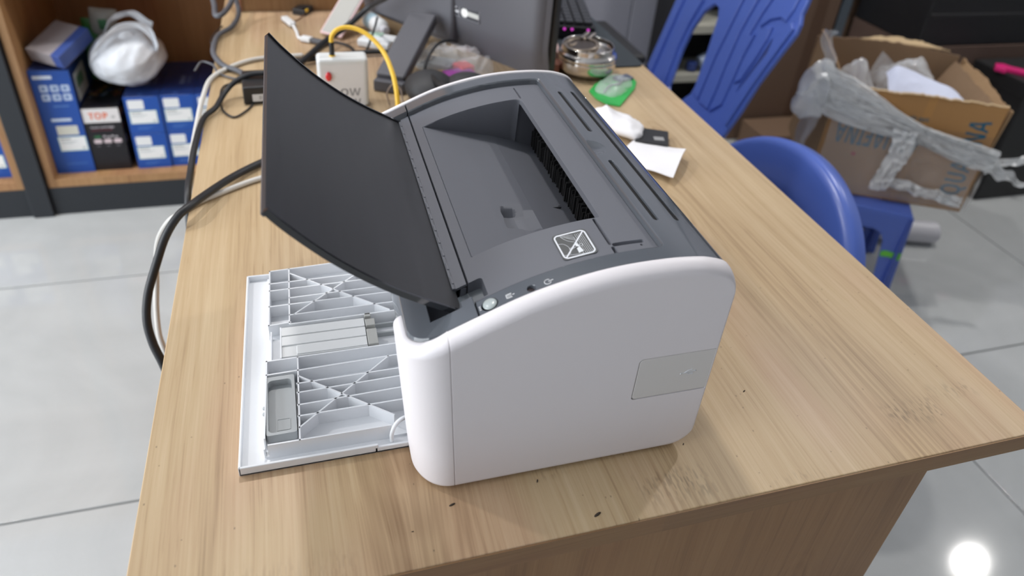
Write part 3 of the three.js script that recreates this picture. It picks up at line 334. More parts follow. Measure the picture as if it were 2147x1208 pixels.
{
  // white mains adapter with its yellow lead
  const t = thing('charger', 'white upright power adapter with grey lettering and a red light, under a yellow cable', 'adapter', [-0.19, 0.75, -0.805]);
  const txt = canvasTex(256, 320, (g, w, h) => { g.fillStyle = '#dededf'; g.fillRect(0, 0, w, h); g.fillStyle = '#8f9094'; g.font = 'bold 78px sans-serif'; g.textAlign = 'right'; g.fillText('OW', 232, 236); g.fillText('W', 232, 318); });
  part('body', rb(0.078, 0.083, 0.034, 0.006, 4).translate(-0.1895, 0.7918, -0.8065), std([0.70, 0.72, 0.72], 0.4), t);
  const face = new THREE.PlaneGeometry(0.064, 0.072).translate(-0.1895, 0.788, -0.7893); part('printed_face', face, new THREE.MeshPhysicalMaterial({ map: txt, roughness: 0.4 }), t, 'face printed with grey capital letters');
  part('red_light', new THREE.SphereGeometry(0.0045, 16, 12).scale(1.1, 1.75, 0.6).translate(-0.2120, 0.8050, -0.7885), std([0.65, 0.01, 0.02], 0.2, { clearcoat: 1 }), t);
  part('strain_relief', new THREE.CylinderGeometry(0.0037, 0.0042, 0.024, 16).translate(-0.2040, 0.8440, -0.803), M.black, t);
  part('yellow_collar', new THREE.CylinderGeometry(0.0046, 0.0050, 0.003, 16).translate(-0.2040, 0.8340, -0.803), M.cableYellow, t);
  cable('yellow_cable', [[-0.2040, 0.8560, -0.803], [-0.2030, 0.8650, -0.803], [-0.1945, 0.8755, -0.802], [-0.1778, 0.8800, -0.800], [-0.1537, 0.8740, -0.79], [-0.1309, 0.8548, -0.77], [-0.1193, 0.8300, -0.74], [-0.1158, 0.8072, -0.72], [-0.1150, 0.7700, -0.70], [-0.1150, 0.7560, -0.66]], 0.0036, M.cableYellow, 'thick yellow cable arching out of the white power adapter');
  // black power brick behind the dust cover
  const b = thing('power_brick', 'black power brick with a white label, half behind the dust cover', 'power brick', [-0.305, 0.75, -0.85]);
  part('body', rb(0.092, 0.030, 0.072, 0.003, 2).rotateY(0.05).translate(-0.300, 0.765, -0.855), M.blackPlastic, b);
  const bl = canvasTex(256, 96, (g, w, h) => { g.fillStyle = '#d9d9da'; g.fillRect(0, 0, w, h); g.fillStyle = '#7c7d82'; for (let i = 0; i < 26; i++) g.fillRect(40 + i * 6, 20, 1 + (i * 7) % 4, 56); });
  part('label', new THREE.BoxGeometry(0.060, 0.012, 0.0004).rotateY(0.05).translate(-0.3005, 0.7615, -0.8185), new THREE.MeshPhysicalMaterial({ map: bl, roughness: 0.5 }), b, 'white label with a bar code');
  // cables over the desk edge
  cable('power_cable', [[-0.384, 0.82, -1.33], [-0.369, 0.784, -1.255], [-0.364, 0.77, -1.213], [-0.376, 0.76, -1.163], [-0.398, 0.757, -1.126], [-0.404, 0.757, -1.07], [-0.400, 0.7565, -1.02], [-0.38, 0.7565, -0.968], [-0.359, 0.757, -0.945], [-0.340, 0.762, -0.905]], 0.0048, M.cableGrey, 'dark grey power cable curving from the far desk corner to the power brick');
  cable('white_cable', [[-0.25, 0.7545, -1.015], [-0.298, 0.7545, -1.01], [-0.336, 0.7545, -0.999], [-0.369, 0.7545, -0.97], [-0.398, 0.7545, -0.923], [-0.4075, 0.752, -0.85], [-0.411, 0.745, -0.768], [-0.412, 0.74, -0.701], [-0.411, 0.735, -0.647], [-0.410, 0.71, -0.62], [-0.408, 0.60, -0.60], [-0.41, 0.40, -0.6]], 0.0040, M.cableWhite, 'white cable running along the far desk edge and hanging down');
  cable('black_cable', [[-0.300, 0.785, -0.858], [-0.317, 0.787, -0.856], [-0.335, 0.785, -0.856], [-0.357, 0.775, -0.852], [-0.372, 0.765, -0.836], [-0.385, 0.758, -0.794], [-0.398, 0.7565, -0.769], [-0.406, 0.752, -0.695], [-0.409, 0.742, -0.634], [-0.409, 0.730, -0.571], [-0.409, 0.66, -0.53], [-0.41, 0.45, -0.52]], 0.0045, M.cableBlack, 'black cable crossing the power brick and hanging off the desk edge');
  cable('thin_wire', [[-0.352, 0.7525, -0.905], [-0.376, 0.7525, -0.893], [-0.381, 0.7525, -0.84], [-0.372, 0.7525, -0.789], [-0.357, 0.7525, -0.770], [-0.343, 0.7525, -0.786], [-0.331, 0.7525, -0.815], [-0.327, 0.758, -0.83]], 0.0016, M.cableBlack, 'thin dark wire looping below the power brick');
  cable('thin_wire', [[-0.352, 0.7535, -0.912], [-0.372, 0.7535, -0.925], [-0.39, 0.7535, -0.946], [-0.402, 0.7535, -0.985], [-0.420, 0.754, -0.998], [-0.430, 0.748, -0.975]], 0.0018, M.cableGrey, 'thin grey wire poking over the desk edge beside the grey power cable');
  cable('mains_cable', [[-0.235, 0.7558, -0.665], [-0.282, 0.7558, -0.640], [-0.32, 0.7560, -0.611], [-0.35, 0.7585, -0.577], [-0.3763, 0.7655, -0.5290], [-0.3935, 0.7695, -0.4950], [-0.4050, 0.7660, -0.4830], [-0.4205, 0.7480, -0.4720], [-0.4369, 0.7130, -0.4620], [-0.4501, 0.6800, -0.4445], [-0.4536, 0.6550, -0.4289], [-0.4498, 0.6300, -0.4154], [-0.4423, 0.6100, -0.4041], [-0.4300, 0.5600, -0.385], [-0.4200, 0.4, -0.38]], 0.0050, M.cableBlack, 'thick black mains cable drooping in a wide loop over the desk edge');
  cable('white_lead', [[-0.235, 0.754, -0.605], [-0.284, 0.754, -0.586], [-0.322, 0.754, -0.573], [-0.37, 0.754, -0.542], [-0.396, 0.7543, -0.5219], [-0.4090, 0.7525, -0.5065], [-0.4253, 0.7350, -0.5186], [-0.4484, 0.6900, -0.5441], [-0.4586, 0.6500, -0.5491], [-0.4638, 0.6200, -0.5498], [-0.4669, 0.5900, -0.5302], [-0.4663, 0.5600, -0.5100], [-0.4624, 0.5400, -0.5017], [-0.455, 0.45, -0.49]], 0.0036, M.cableWhite, 'white lead drooping beside the thick black mains cable');
  cable('thick_cable', [[-0.30, 0.7555, -0.86], [-0.277, 0.762, -0.905], [-0.244, 0.768, -0.962], [-0.2015, 0.775, -1.035], [-0.1540, 0.7860, -1.0920], [-0.1175, 0.815, -1.0990], [-0.0925, 0.850, -1.0430], [-0.078, 0.88, -0.998]], 0.0058, M.cableBlack, 'thick black cable running diagonally back past the white power adapter');
  cable('thick_cable', [[-0.30, 0.7560, -0.955], [-0.277, 0.758, -0.974], [-0.244, 0.758, -0.981], [-0.178, 0.758, -1.004], [-0.14, 0.758, -1.011], [-0.100, 0.758, -1.012], [-0.07, 0.758, -1.005]], 0.0050, M.cableBlack, 'thick black cable lying level behind the white power adapter');
  cable('thin_wire', [[-0.1065, 0.812, -1.047], [-0.11, 0.80, -1.045], [-0.12, 0.78, -1.031], [-0.133, 0.753, -1.029], [-0.16, 0.7525, -1.02]], 0.0022, M.cableBlack, 'thin black wire hanging down in front of the white bottle');
  cable('thin_wire', [[-0.23, 0.753, -1.02], [-0.205, 0.753, -1.065], [-0.185, 0.754, -1.08], [-0.160, 0.754, -1.055], [-0.150, 0.753, -1.02]], 0.0024, M.cableBlack, 'thin black wire curled on the desk under the thick diagonal cable');
  cable('coiled_cable', [[-0.425, 0.86, -1.30], [-0.416, 0.81, -1.262], [-0.406, 0.792, -1.20], [-0.401, 0.785, -1.155], [-0.393, 0.787, -1.150], [-0.380, 0.790, -1.19], [-0.372, 0.80, -1.225], [-0.362, 0.84, -1.26]], 0.0052, M.cableGrey, 'grey cable bent in a tight loop above the far desk corner');
  cable('thin_wire', [[-0.402, 0.7525, -1.06], [-0.412, 0.753, -1.10], [-0.407, 0.7535, -1.15], [-0.396, 0.7525, -1.19]], 0.0012, M.cableBlack, 'very thin dark wire along the edge under the grey looped cable');
  // small white plug lead and a small black connector
  const u = thing('plug_lead', 'short white lead with a white plug on the desk beyond the dust cover', 'cable', [-0.25, 0.75, -1.14]);
  part('plug', bar([-0.278, 0.757, -1.222], [-0.261, 0.757, -1.177], 0.013, 0.008), M.white, u); part('lead', tubeV([[-0.261, 0.756, -1.177], [-0.255, 0.754, -1.142], [-0.252, 0.754, -1.110], [-0.245, 0.755, -1.098]], 0.0028, 24), M.white, u);
  part('plug', bar([-0.247, 0.757, -1.100], [-0.229, 0.757, -1.088], 0.014, 0.009), M.white, u); part('grip', bar([-0.229, 0.757, -1.088], [-0.205, 0.757, -1.070], 0.010, 0.008), M.cableGrey, u);
  const cn = thing('connector', 'small black connector with yellow contacts and a thin brown wire', 'connector', [-0.24, 0.75, -1.27]);
  part('housing', rb(0.030, 0.013, 0.038, 0.002).rotateY(-0.5).translate(-0.239, 0.7565, -1.272), M.blackPlastic, cn); part('contact', rb(0.012, 0.006, 0.012, 0.001).rotateY(-0.5).translate(-0.236, 0.7600, -1.258), M.cableYellow, cn);
  part('wire', tubeV([[-0.236, 0.7535, -1.252], [-0.246, 0.7515, -1.234], [-0.258, 0.7515, -1.216], [-0.270, 0.7515, -1.222]], 0.0011, 24), std([0.20, 0.10, 0.05], 0.5), cn);
  // leaning phone
  const ph = thing('phone', 'grey phone with a pale pink rim standing tilted near the monitor', 'phone', [-0.165, 0.75, -1.16]);
  { const body = rb(0.050, 0.118, 0.0085, 0.0040, 3), bezel = rb(0.0522, 0.1192, 0.0060, 0.0029, 3); const place = (g) => g.rotateX(-0.95).rotateY(-0.70).translate(-0.160, 0.7905, -1.150); part('rim', place(bezel), std([0.72, 0.50, 0.50], 0.4), ph, 'pale pink rim'); part('back_face', place(rb(0.047, 0.114, 0.0088, 0.0040, 3)), std([0.42, 0.41, 0.38], 0.5), ph); void body; }
  // white bottle lying down and a white block with a green top
  const bo = thing('bottle', 'small white bottle with a pale blue band lying beside the monitor foot', 'bottle', [-0.084, 0.75, -1.165]);
  { const ax = V(0.024, 0, 0.068).normalize(), q = new THREE.Quaternion().setFromUnitVectors(V(0, 1, 0), ax), put = (g) => g.applyQuaternion(q).translate(-0.098, 0.7672, -1.140); const LP = (a) => new THREE.LatheGeometry(a.map((p) => new THREE.Vector2(...p)), 28);
    part('bottle_body', put(LP([[0, -0.036], [0.014, -0.036], [0.0162, -0.034], [0.0165, 0.018], [0.0150, 0.024], [0.0095, 0.029], [0.0080, 0.030], [0, 0.030]])), M.white, bo); part('label_band', put(LP([[0.0164, -0.026], [0.0169, -0.026], [0.0169, -0.004], [0.0164, -0.004]])), std([0.45, 0.62, 0.72], 0.5), bo); part('cap', put(LP([[0, 0.030], [0.0088, 0.030], [0.0090, 0.041], [0.0075, 0.0435], [0, 0.0435]])), std([0.62, 0.60, 0.64], 0.4), bo); }
  const er = thing('white_case', 'flat white plastic case with a pale green top beside the yellow cable', 'case', [-0.105, 0.75, -1.07]);
  part('case_body', rb(0.068, 0.017, 0.052, 0.006, 3).rotateY(-0.55).translate(-0.1035, 0.7588, -1.066), M.white, er); part('green_top', rb(0.026, 0.0025, 0.018, 0.001).rotateY(-0.55).translate(-0.105, 0.7680, -1.082), std([0.52, 0.72, 0.58], 0.5), er); for (let i = 0; i < 3; i++) part('ridge', rb(0.040, 0.0016, 0.0022, 0.0007).rotateY(-0.55).translate(-0.0925 + i * 0.004, 0.7680, -1.058 + i * 0.0075), M.white, er);
}
// monitor seen from behind
{
  const D = V(-0.55, 0, -0.835).normalize(), N = V(-0.835, 0, 0.55).normalize(), K = V(0.152, 0, -0.812);
  const m = thing('monitor', 'black computer monitor seen from behind, with a rating sticker on its back', 'monitor', [-0.03, 0.75, -0.95]);
  const B = new THREE.Matrix4().makeBasis(D.clone().negate(), V(0, 1, 0), N).setPosition(K); // local: x to the near end (0 at the corner, negative inwards), z out of the back
  const put = (g) => g.applyMatrix4(B);
  const W = 0.50, back = (u, v) => { const s = u * W, y = 0.775 + v * 0.32, e = Math.min(s, W - s), f = Math.min(y - 0.775, 1.095 - y); const d = 0.016 * smooth(0, 0.022, e) + 0.010 * smooth(0.0, 0.06, f) + 0.012 * smooth(0.02, 0.2, e) * smooth(0.05, 0.16, f); return [-s, y, d - 0.016]; };
  part('back_cover', put(slab((u, v) => back(1 - u, v), 60, 40, 0.003)), M.darkPlastic, m);
  part('screen_frame', put(mm(-W, 0, 0.772, 1.097, -0.034, -0.016, 0.004)), M.blackPlastic, m);
  part('screen', put(mm(-W + 0.008, -0.008, 0.79, 1.09, -0.0355, -0.0338)), std([0.01, 0.01, 0.012], 0.1), m);
  part('hinge_housing', put(mm(-0.430, -0.205, 0.785, 0.90, -0.004, 0.021, 0.008)), M.darkPlastic, m);
  const st = canvasTex(512, 320, (g, w, h) => { g.fillStyle = '#3b3b41'; g.fillRect(0, 0, w, h); g.fillStyle = '#e9e9e9'; g.fillRect(70, 0, 190, 196); g.strokeStyle = '#9b9ba0'; g.lineWidth = 4; g.strokeRect(4, 4, w - 8, h - 8); g.strokeRect(262, 4, 4, h - 8); g.fillStyle = '#cfcfd2'; g.font = 'bold 64px sans-serif'; g.fillText('CE', 400, 190); for (let i = 0; i < 4; i++) { g.beginPath(); g.arc(45 + i * 56, 226, 20, 0, 7); g.fill(); } g.fillRect(140, 262, 118, 22); g.font = '20px sans-serif'; for (let i = 0; i < 5; i++) g.fillRect(284, 22 + i * 22, 120 + (i * 53) % 80, 8); g.fillStyle = '#f4f4f0'; g.beginPath(); g.arc(330, 264, 42, 0, 7); g.fill(); g.fillStyle = '#c9c9c4'; g.fillRect(372, 240, 128, 44); });
  const sg = new THREE.BoxGeometry(0.105, 0.062, 0.0006); part('rating_sticker', put(sg.translate(-0.1965, 0.869, 0.0135)), new THREE.MeshPhysicalMaterial({ map: st, roughness: 0.3 }), m, 'dark rating sticker with white boxes');
  part('lock_slot', put(mm(-0.2395, -0.2315, 0.8140, 0.8175, 0.0055, 0.0125)), M.black, m);
  part('stand_leg', bar([-0.024, 0.824, -1.010], [-0.108, 0.768, -0.852], 0.052, 0.022), M.darkPlastic, m, 'flat sloping leg of the monitor stand');
  part('leg_tip', rb(0.054, 0.020, 0.016, 0.003).rotateY(-0.48).translate(-0.110, 0.7605, -0.846), M.darkPlastic, m);
  part('stand_leg', bar([0.010, 0.820, -1.040], [0.115, 0.7615, -1.135], 0.040, 0.020), M.blackPlastic, m);
}
{
  // dark round things between printer and monitor
  const ph = thing('headphones', 'black rounded pair of headphones lying behind the printer', 'headphones', [-0.02, 0.75, -0.80]);
  for (const [x, z] of [[-0.050, -0.800], [0.012, -0.785]]) part('ear_cup', new THREE.SphereGeometry(0.042, 24, 16).scale(1, 0.62, 1.05).translate(x, 0.7755, z), std([0.035, 0.035, 0.038], 0.6), ph); part('band', tubeV([[-0.050, 0.795, -0.800], [-0.03, 0.80, -0.73], [0.0, 0.797, -0.73], [0.012, 0.795, -0.785]], 0.006, 24), M.black, ph);
  cable('twine', [[-0.118, 0.752, -0.79], [-0.122, 0.775, -0.785], [-0.112, 0.792, -0.78], [-0.102, 0.785, -0.775], [-0.098, 0.765, -0.77], [-0.09, 0.753, -0.765]], 0.0012, std([0.28, 0.22, 0.18], 0.8), 'loop of brown twine beside the yellow cable', 'twine');
  // clear plastic bag with a red item inside, a black lead over it
  const bg = thing('plastic_bag', 'clear crinkled plastic bag holding a red item under the monitor', 'plastic bag', [0.02, 0.75, -0.96]);
  { const film = toCreasedNormals(pouch(0.145, 0.066, 0.034, 46, 30, 0.003, 5).toNonIndexed(), 0.5).rotateY(-0.55).translate(0.020, 0.7505, -0.929); part('film', film, clearFilm, bg); part('red_item', rb(0.030, 0.014, 0.034, 0.004).rotateY(0.4).translate(0.034, 0.7595, -0.918), std([0.62, 0.04, 0.05], 0.4), bg, 'red item in the bag'); part('contents', rb(0.07, 0.012, 0.04, 0.004).rotateY(-0.55).translate(-0.012, 0.7585, -0.948), std([0.30, 0.32, 0.34], 0.5), bg); part('contents', rb(0.03, 0.014, 0.03, 0.004).rotateY(0.2).translate(-0.035, 0.7665, -0.960), std([0.70, 0.66, 0.58], 0.6), bg); }
  cable('thin_wire', [[-0.050, 0.7535, -0.862], [-0.040, 0.785, -0.888], [-0.016, 0.804, -0.918], [0.008, 0.804, -0.938], [0.026, 0.798, -0.948]], 0.0028, M.cableBlack, 'black lead lying over the clear plastic bag');
  single('small_carton', rb(0.052, 0.012, 0.045, 0.001).rotateY(0.35).translate(0.022, 0.757, -0.885), std([0.30, 0.05, 0.30], 0.5), 'flat purple carton peeking out behind the printer', 'carton');
  single('card', rb(0.030, 0.006, 0.020, 0.001).rotateY(0.2).translate(-0.016, 0.754, -0.905), std([0.55, 0.30, 0.10], 0.6), 'small orange card beside the purple carton', 'card');
  const pk = thing('small_pack', 'small pink and brown cardboard pack between monitor and tin', 'pack', [0.212, 0.75, -0.93]); part('pack_body', rb(0.022, 0.022, 0.075, 0.002).rotateY(-0.25).translate(0.208, 0.7612, -0.925), std([0.25, 0.10, 0.07], 0.6), pk); part('pink_lid', rb(0.020, 0.014, 0.05, 0.003).rotateY(-0.25).translate(0.214, 0.7795, -0.94), std([0.68, 0.48, 0.46], 0.6), pk);
  // steel tin full of odds and ends
  const tin = thing('steel_tin', 'round shiny steel tin filled with rings and stubs', 'tin', [0.266, 0.75, -0.897]);
  const LP = (a) => new THREE.LatheGeometry(a.map((p) => new THREE.Vector2(...p)), 64).translate(0.266, 0.75, -0.897);
  part('tin_body', LP([[0, 0.0005], [0.040, 0.0005], [0.0455, 0.003], [0.0465, 0.007], [0.0535, 0.011], [0.0558, 0.016], [0.0562, 0.030], [0.0550, 0.0320], [0.0550, 0.0330], [0.0562, 0.0345], [0.0562, 0.039], [0.0540, 0.0425], [0.0500, 0.0445], [0.0490, 0.0465], [0.0490, 0.0550], [0.0478, 0.0565], [0.0464, 0.0550], [0.0464, 0.041], [0, 0.039]]), M.steel, tin);
  const coins = thing('metal_washer', 'heap of dull metal rings lying in the steel tin, topmost one tilted over the rim', 'ring', [0.25, 0.797, -0.905]); void coins;
  part('ring', new THREE.TorusGeometry(0.030, 0.0042, 8, 40).rotateX(Math.PI / 2).scale(1, 0.6, 1).rotateZ(0.10).translate(0.254, 0.8035, -0.902), std([0.30, 0.25, 0.20], 0.35, { metalness: 0.8 }), coins); part('plate', new THREE.CylinderGeometry(0.030, 0.030, 0.002, 36).rotateZ(0.10).translate(0.254, 0.8022, -0.902), std([0.12, 0.10, 0.09], 0.4, { metalness: 0.7 }), coins);
  const rs = rng(12); for (let i = 0; i < 9; i++) { const a = rs() * 6.3, r = 0.014 + 0.02 * rs(); single('cigarette_stub', new THREE.CylinderGeometry(0.0036, 0.0036, 0.022 + 0.012 * rs(), 10).rotateZ(Math.PI / 2 + (rs() - 0.5) * 0.3).rotateY(a).translate(0.268 + r * Math.cos(a), 0.7935 + 0.003 * (i % 3), -0.897 + r * Math.sin(a)), std(i % 3 ? [0.35, 0.28, 0.22] : [0.10, 0.08, 0.07], 0.7), 'dirty stub lying in the steel tin', 'stub', 'stubs in the steel tin'); }
  const clip = thing('metal_clip', 'small folded metal clip lying across the rim of the steel tin', 'clip', [0.275, 0.815, -0.935]); for (const k of [0, 1]) part('clip_arm', rb(0.028, 0.004, 0.008, 0.0015).rotateY(0.7).rotateZ(0.25).translate(0.272 + k * 0.010, 0.8095, -0.934 + k * 0.006), std([0.30, 0.27, 0.25], 0.3, { metalness: 0.9 }), clip);
  // desk mat, keyboard
  const mat_ = extr(rrect(0.19, 0.398, 0.912, 1.48, 0.016, 6), 0.003).rotateX(-Math.PI / 2).translate(0, 0.7503, 0);
  single('desk_mat', mat_, std([0.035, 0.045, 0.055], 0.8), 'black mat with rounded corners along the desk edge under the keyboard', 'desk mat');
  const kb = thing('keyboard', 'black keyboard with a row of purple lights on its near end', 'keyboard', [0.29, 0.7533, -1.25]);
  { const a = -0.235, put = (g) => g.rotateY(a).translate(0.3455, 0.006, -1.052), L = 0.40, w = 0.135; // local: x 0..-w, z 0..-L
    part('keyboard_case', put(mm(-w, 0, 0.7478, 0.7760, -L, 0, 0.004)), std([0.012, 0.012, 0.015], 0.4), kb);
    for (let i = 0; i < 16; i++) for (let j = 0; j < 6; j++) part('key', put(rb(0.0172, 0.008, 0.0180, 0.0018, 1).translate(-0.0155 - j * 0.0200, 0.7805, -0.018 - i * 0.0228)), std([0.045, 0.048, 0.058], 0.5), kb);
    for (const x of [-0.016, -0.050, -0.066, -0.081]) part('purple_light', put(new THREE.SphereGeometry(0.0030, 12, 8).translate(x, 0.7700, 0.0005)), new THREE.MeshStandardMaterial({ color: 0x551155, emissive: new THREE.Color(0.65, 0.06, 0.55), emissiveIntensity: 0.9 }), kb); }
  // green blister pack
  const gp = thing('green_packet', 'bright green packet with a clear front, lying beside the steel tin', 'packet', [0.29, 0.75, -0.81]);
  { const o = [[0.241, 0.806], [0.262, 0.833], [0.300, 0.866], [0.325, 0.870], [0.347, 0.858], [0.345, 0.835], [0.330, 0.808], [0.296, 0.768], [0.272, 0.740], [0.252, 0.752], [0.242, 0.775]]; part('card_back', extr(o, 0.002, [], 0.0008).rotateX(-Math.PI / 2).translate(0, 0.7512, 0), std([0.03, 0.42, 0.08], 0.4), gp);
    part('clear_front', pouch(0.088, 0.05, 0.014, 34, 24, 0.002, 9).rotateY(0.75).translate(0.290, 0.7535, -0.812), clearFilm, gp); part('dark_item', rb(0.036, 0.006, 0.022, 0.003).rotateY(0.3).translate(0.324, 0.7565, -0.848), std([0.10, 0.12, 0.17], 0.3), gp); part('wire_item', tubeV([[0.262, 0.757, -0.79], [0.285, 0.758, -0.815], [0.305, 0.757, -0.822], [0.32, 0.757, -0.84]], 0.0018, 20), std([0.3, 0.32, 0.33], 0.3, { metalness: 0.6 }), gp); }
  // papers and a small black box at the printer's rear
  single('crumpled_paper', crumple(new THREE.IcosahedronGeometry(1, 7).scale(0.027, 0.016, 0.050), 0.010, 32, 3).rotateY(0.35).translate(0.228, 0.7655, -0.650), M.paper, 'crumpled white tissue behind the printer', 'tissue');
  { const A = [0.259, -0.624], B = [0.297, -0.548], C = [0.243, -0.480], D = [0.190, -0.560]; single('paper_sheet', slab((u, v) => { const x = mix(mix(A[0], B[0], u), mix(D[0], C[0], u), v), z = mix(mix(A[1], B[1], u), mix(D[1], C[1], u), v); return [x, 0.7515 + 0.016 * u * u * (1 - 0.4 * v) + 0.006 * Math.sin(v * 3) + 0.003 * noise2(u * 3, v * 3), z]; }, 18, 18, 0.0006), M.paper, 'folded white paper sheet beside the back edge of the printer', 'paper'); }
  const bx = thing('black_module', 'small flat black box with worn printing half under the white paper', 'box', [0.272, 0.75, -0.605]); part('box_body', rb(0.052, 0.012, 0.05, 0.002).rotateY(-0.45).translate(0.270, 0.7563, -0.608), M.blackPlastic, bx); part('worn_print', rb(0.016, 0.0006, 0.012, 0.0002).rotateY(-0.3).translate(0.276, 0.7626, -0.596), std([0.30, 0.30, 0.30], 0.5), bx);
  // plain wooden block closing the far end of the desk
  const rz = thing('desk_shelf', 'oak-look box standing across the far end of the desk', 'box', [-0.12, 0.75, -1.42]); part('front_board', boxUV(mm(-0.362, 0.05, 0.7502, 0.98, -1.304, -1.286)), oakPanel, rz); part('side_board', mm(-0.3655, -0.3620, 0.7502, 0.98, -1.56, -1.284), std([0.30, 0.12, 0.07], 0.5), rz, 'reddish side board'); part('side_board', mm(0.050, 0.053, 0.7502, 0.98, -1.56, -1.284), std([0.30, 0.12, 0.07], 0.5), rz); part('top_board', boxUV(mm(-0.3655, 0.053, 0.98, 0.998, -1.56, -1.284)), oakPanel, rz);
}
// ------------------------------------------------------------------ display shelving on the far side, with cartons
{
  const sh = thing('display_shelf', 'black-framed wooden display shelving against the far wall behind the desk', 'shelf', [-0.9, 0, -1.93]);
  const ZF = -1.735, ZB = -2.165;
  for (const x of [-1.0165, -0.20, -1.86]) part('post', mm(x - 0.0255, x + 0.0285, 0, 2.1, ZF - 0.055, ZF, 0.003), M.frame, sh);
  for (const [x0, x1] of [[-0.985, -0.228], [-1.835, -1.045]]) {
    part('plinth', mm(x0, x1, 0, 0.092, ZF - 0.030, ZF - 0.012), M.frame, sh);
    part('shelf_board', boxUV(mm(x0, x1, 0.092, 0.118, ZB + 0.012, ZF - 0.012, 0.001)), shelfWood, sh);
    part('shelf_board', boxUV(mm(x0, x1, 0.78, 0.80, ZB + 0.012, ZF - 0.012, 0.001)), shelfWood, sh);
    part('back_board', boxUV(mm(x0, x1, 0.0, 2.0, ZB, ZB + 0.010)), shelfBack, sh);
  }
  for (const x of [-0.9735, -1.0545, -0.24, -1.83]) part('side_board', boxUV(mm(x - 0.0100, x + 0.0100, 0.118, 2.0, ZB + 0.010, ZF - 0.012)), shelfWood, sh);

  // printed cartons
  const side = std([0.045, 0.085, 0.30], 0.45), blueTop = std([0.035, 0.062, 0.21], 0.45);
  const label = (g, x, y, w, h) => { g.fillStyle = '#9fd0c0'; g.fillRect(x - 4, y - 4, w + 8, h + 8); g.fillStyle = '#f2f4f4'; g.fillRect(x, y, w, h); g.fillStyle = '#4a5a5c'; g.fillRect(x + 10, y + 12, w * 0.4, 6); g.fillStyle = '#a9b4b6'; g.fillRect(x + 10, y + 34, w * 0.6, 4); g.fillRect(x + 10, y + 46, w * 0.45, 4); g.fillRect(x + w - 34, y + h - 22, 22, 10); };
  const small = canvasTex(256, 320, (g, w, h) => { g.fillStyle = '#1c50a8'; g.fillRect(0, 0, w, h); g.fillStyle = '#eef1f2'; g.beginPath(); g.roundRect(22, 26, 118, 82, 10); g.fill(); label(g, 24, 122, 196, 108); g.fillStyle = '#4f7cc4'; for (let i = 0; i < 3; i++) g.fillRect(60, 262 + i * 10, 120 - i * 22, 4); });
  const tall = canvasTex(256, 768, (g, w, h) => { g.fillStyle = '#1d4ea4'; g.fillRect(0, 0, w, h); g.fillStyle = '#d9e4f2'; g.fillRect(20, 34, 120, 24); for (let r = 0; r < 2; r++) for (let c = 0; c < 3; c++) { g.fillStyle = '#b9cbe6'; g.beginPath(); g.roundRect(44 + c * 68, 100 + r * 64, 54, 50, 8); g.fill(); g.fillStyle = '#3b66ad'; g.fillRect(58 + c * 68 + (c * 5) % 9, 116 + r * 64, 20, 18); } g.fillStyle = '#5d86c8'; g.fillRect(100, 250, 100, 8); g.fillStyle = '#cbd9ec'; g.fillRect(60, 344, 130, 22); g.fillStyle = '#d8d8cc'; g.fillRect(76, 400, 140, 70); label(g, 70, 486, 176, 104); g.fillStyle = '#3f6cb6'; g.fillRect(80, 690, 140, 8); });
  const toner = canvasTex(256, 512, (g, w, h) => { g.fillStyle = '#14131a'; g.fillRect(0, 0, w, h); g.fillStyle = '#e6e3e3'; g.fillRect(0, 8, w, 112); g.fillStyle = '#e0622c'; g.font = 'bold 72px sans-serif'; g.fillText('TOP', 40, 92); g.fillStyle = '#8a8a88'; g.font = 'bold 26px sans-serif'; g.fillText('3F', 196, 88); g.fillStyle = '#cfc9cf'; g.font = 'bold 22px sans-serif'; g.fillText('Toner Cartridge', 34, 164); g.fillStyle = '#7a2b38'; g.fillRect(34, 178, 150, 5); g.fillStyle = '#2f6b45'; g.fillRect(44, 224, 46, 20); g.fillStyle = '#b9b4b8'; for (let i = 0; i < 4; i++) g.fillRect(106 + i * 28, 224 + (i % 2) * 6, 20, 14); g.fillStyle = '#d9c8cd'; for (let i = 0; i < 3; i++) { g.beginPath(); g.roundRect(36 + i * 70, 254, 54, 32, 6); g.fill(); } g.fillStyle = '#6c6a72'; for (let i = 0; i < 3; i++) g.fillRect(46 + i * 70, 304, 26, 8); });
  const tonerSide = canvasTex(128, 256, (g, w, h) => { const r = rng(5); g.fillStyle = '#15131b'; g.fillRect(0, 0, w, h); for (let i = 0; i < 60; i++) { g.fillStyle = ['#b5562c', '#2a4f8f', '#d8a23a', '#5a3550', '#9db6c9'][i % 5]; g.globalAlpha = 0.5; g.beginPath(); g.ellipse(r() * w, r() * h * 0.7, 4 + r() * 14, 3 + r() * 8, r() * 3, 0, 7); g.fill(); } });
  const six = (w, h, d, f, s, t) => { const faces = [s, s, t, s, f, s]; return [rb(w, h, d, 0.0012, 1), faces]; }; void six;
  function carton(name, lab, w, h, d, pos, front, sideM, topM, group, turn = 0) { const o = thing(name, lab, 'carton', pos, group); o.rotation.y = turn; const bm = new THREE.Mesh(new THREE.BoxGeometry(w, h, d).translate(0, h / 2, -d / 2), [sideM, sideM, topM, sideM, sideM, sideM]); bm.name = 'carton_body'; shadows(bm); o.add(bm); local('printed_front', new THREE.BoxGeometry(w - 0.001, h - 0.001, 0.001).translate(0, h / 2, 0.0004), front, o); return o; }
  const mf = (t, r = 0.4) => new THREE.MeshPhysicalMaterial({ map: t, roughness: r });
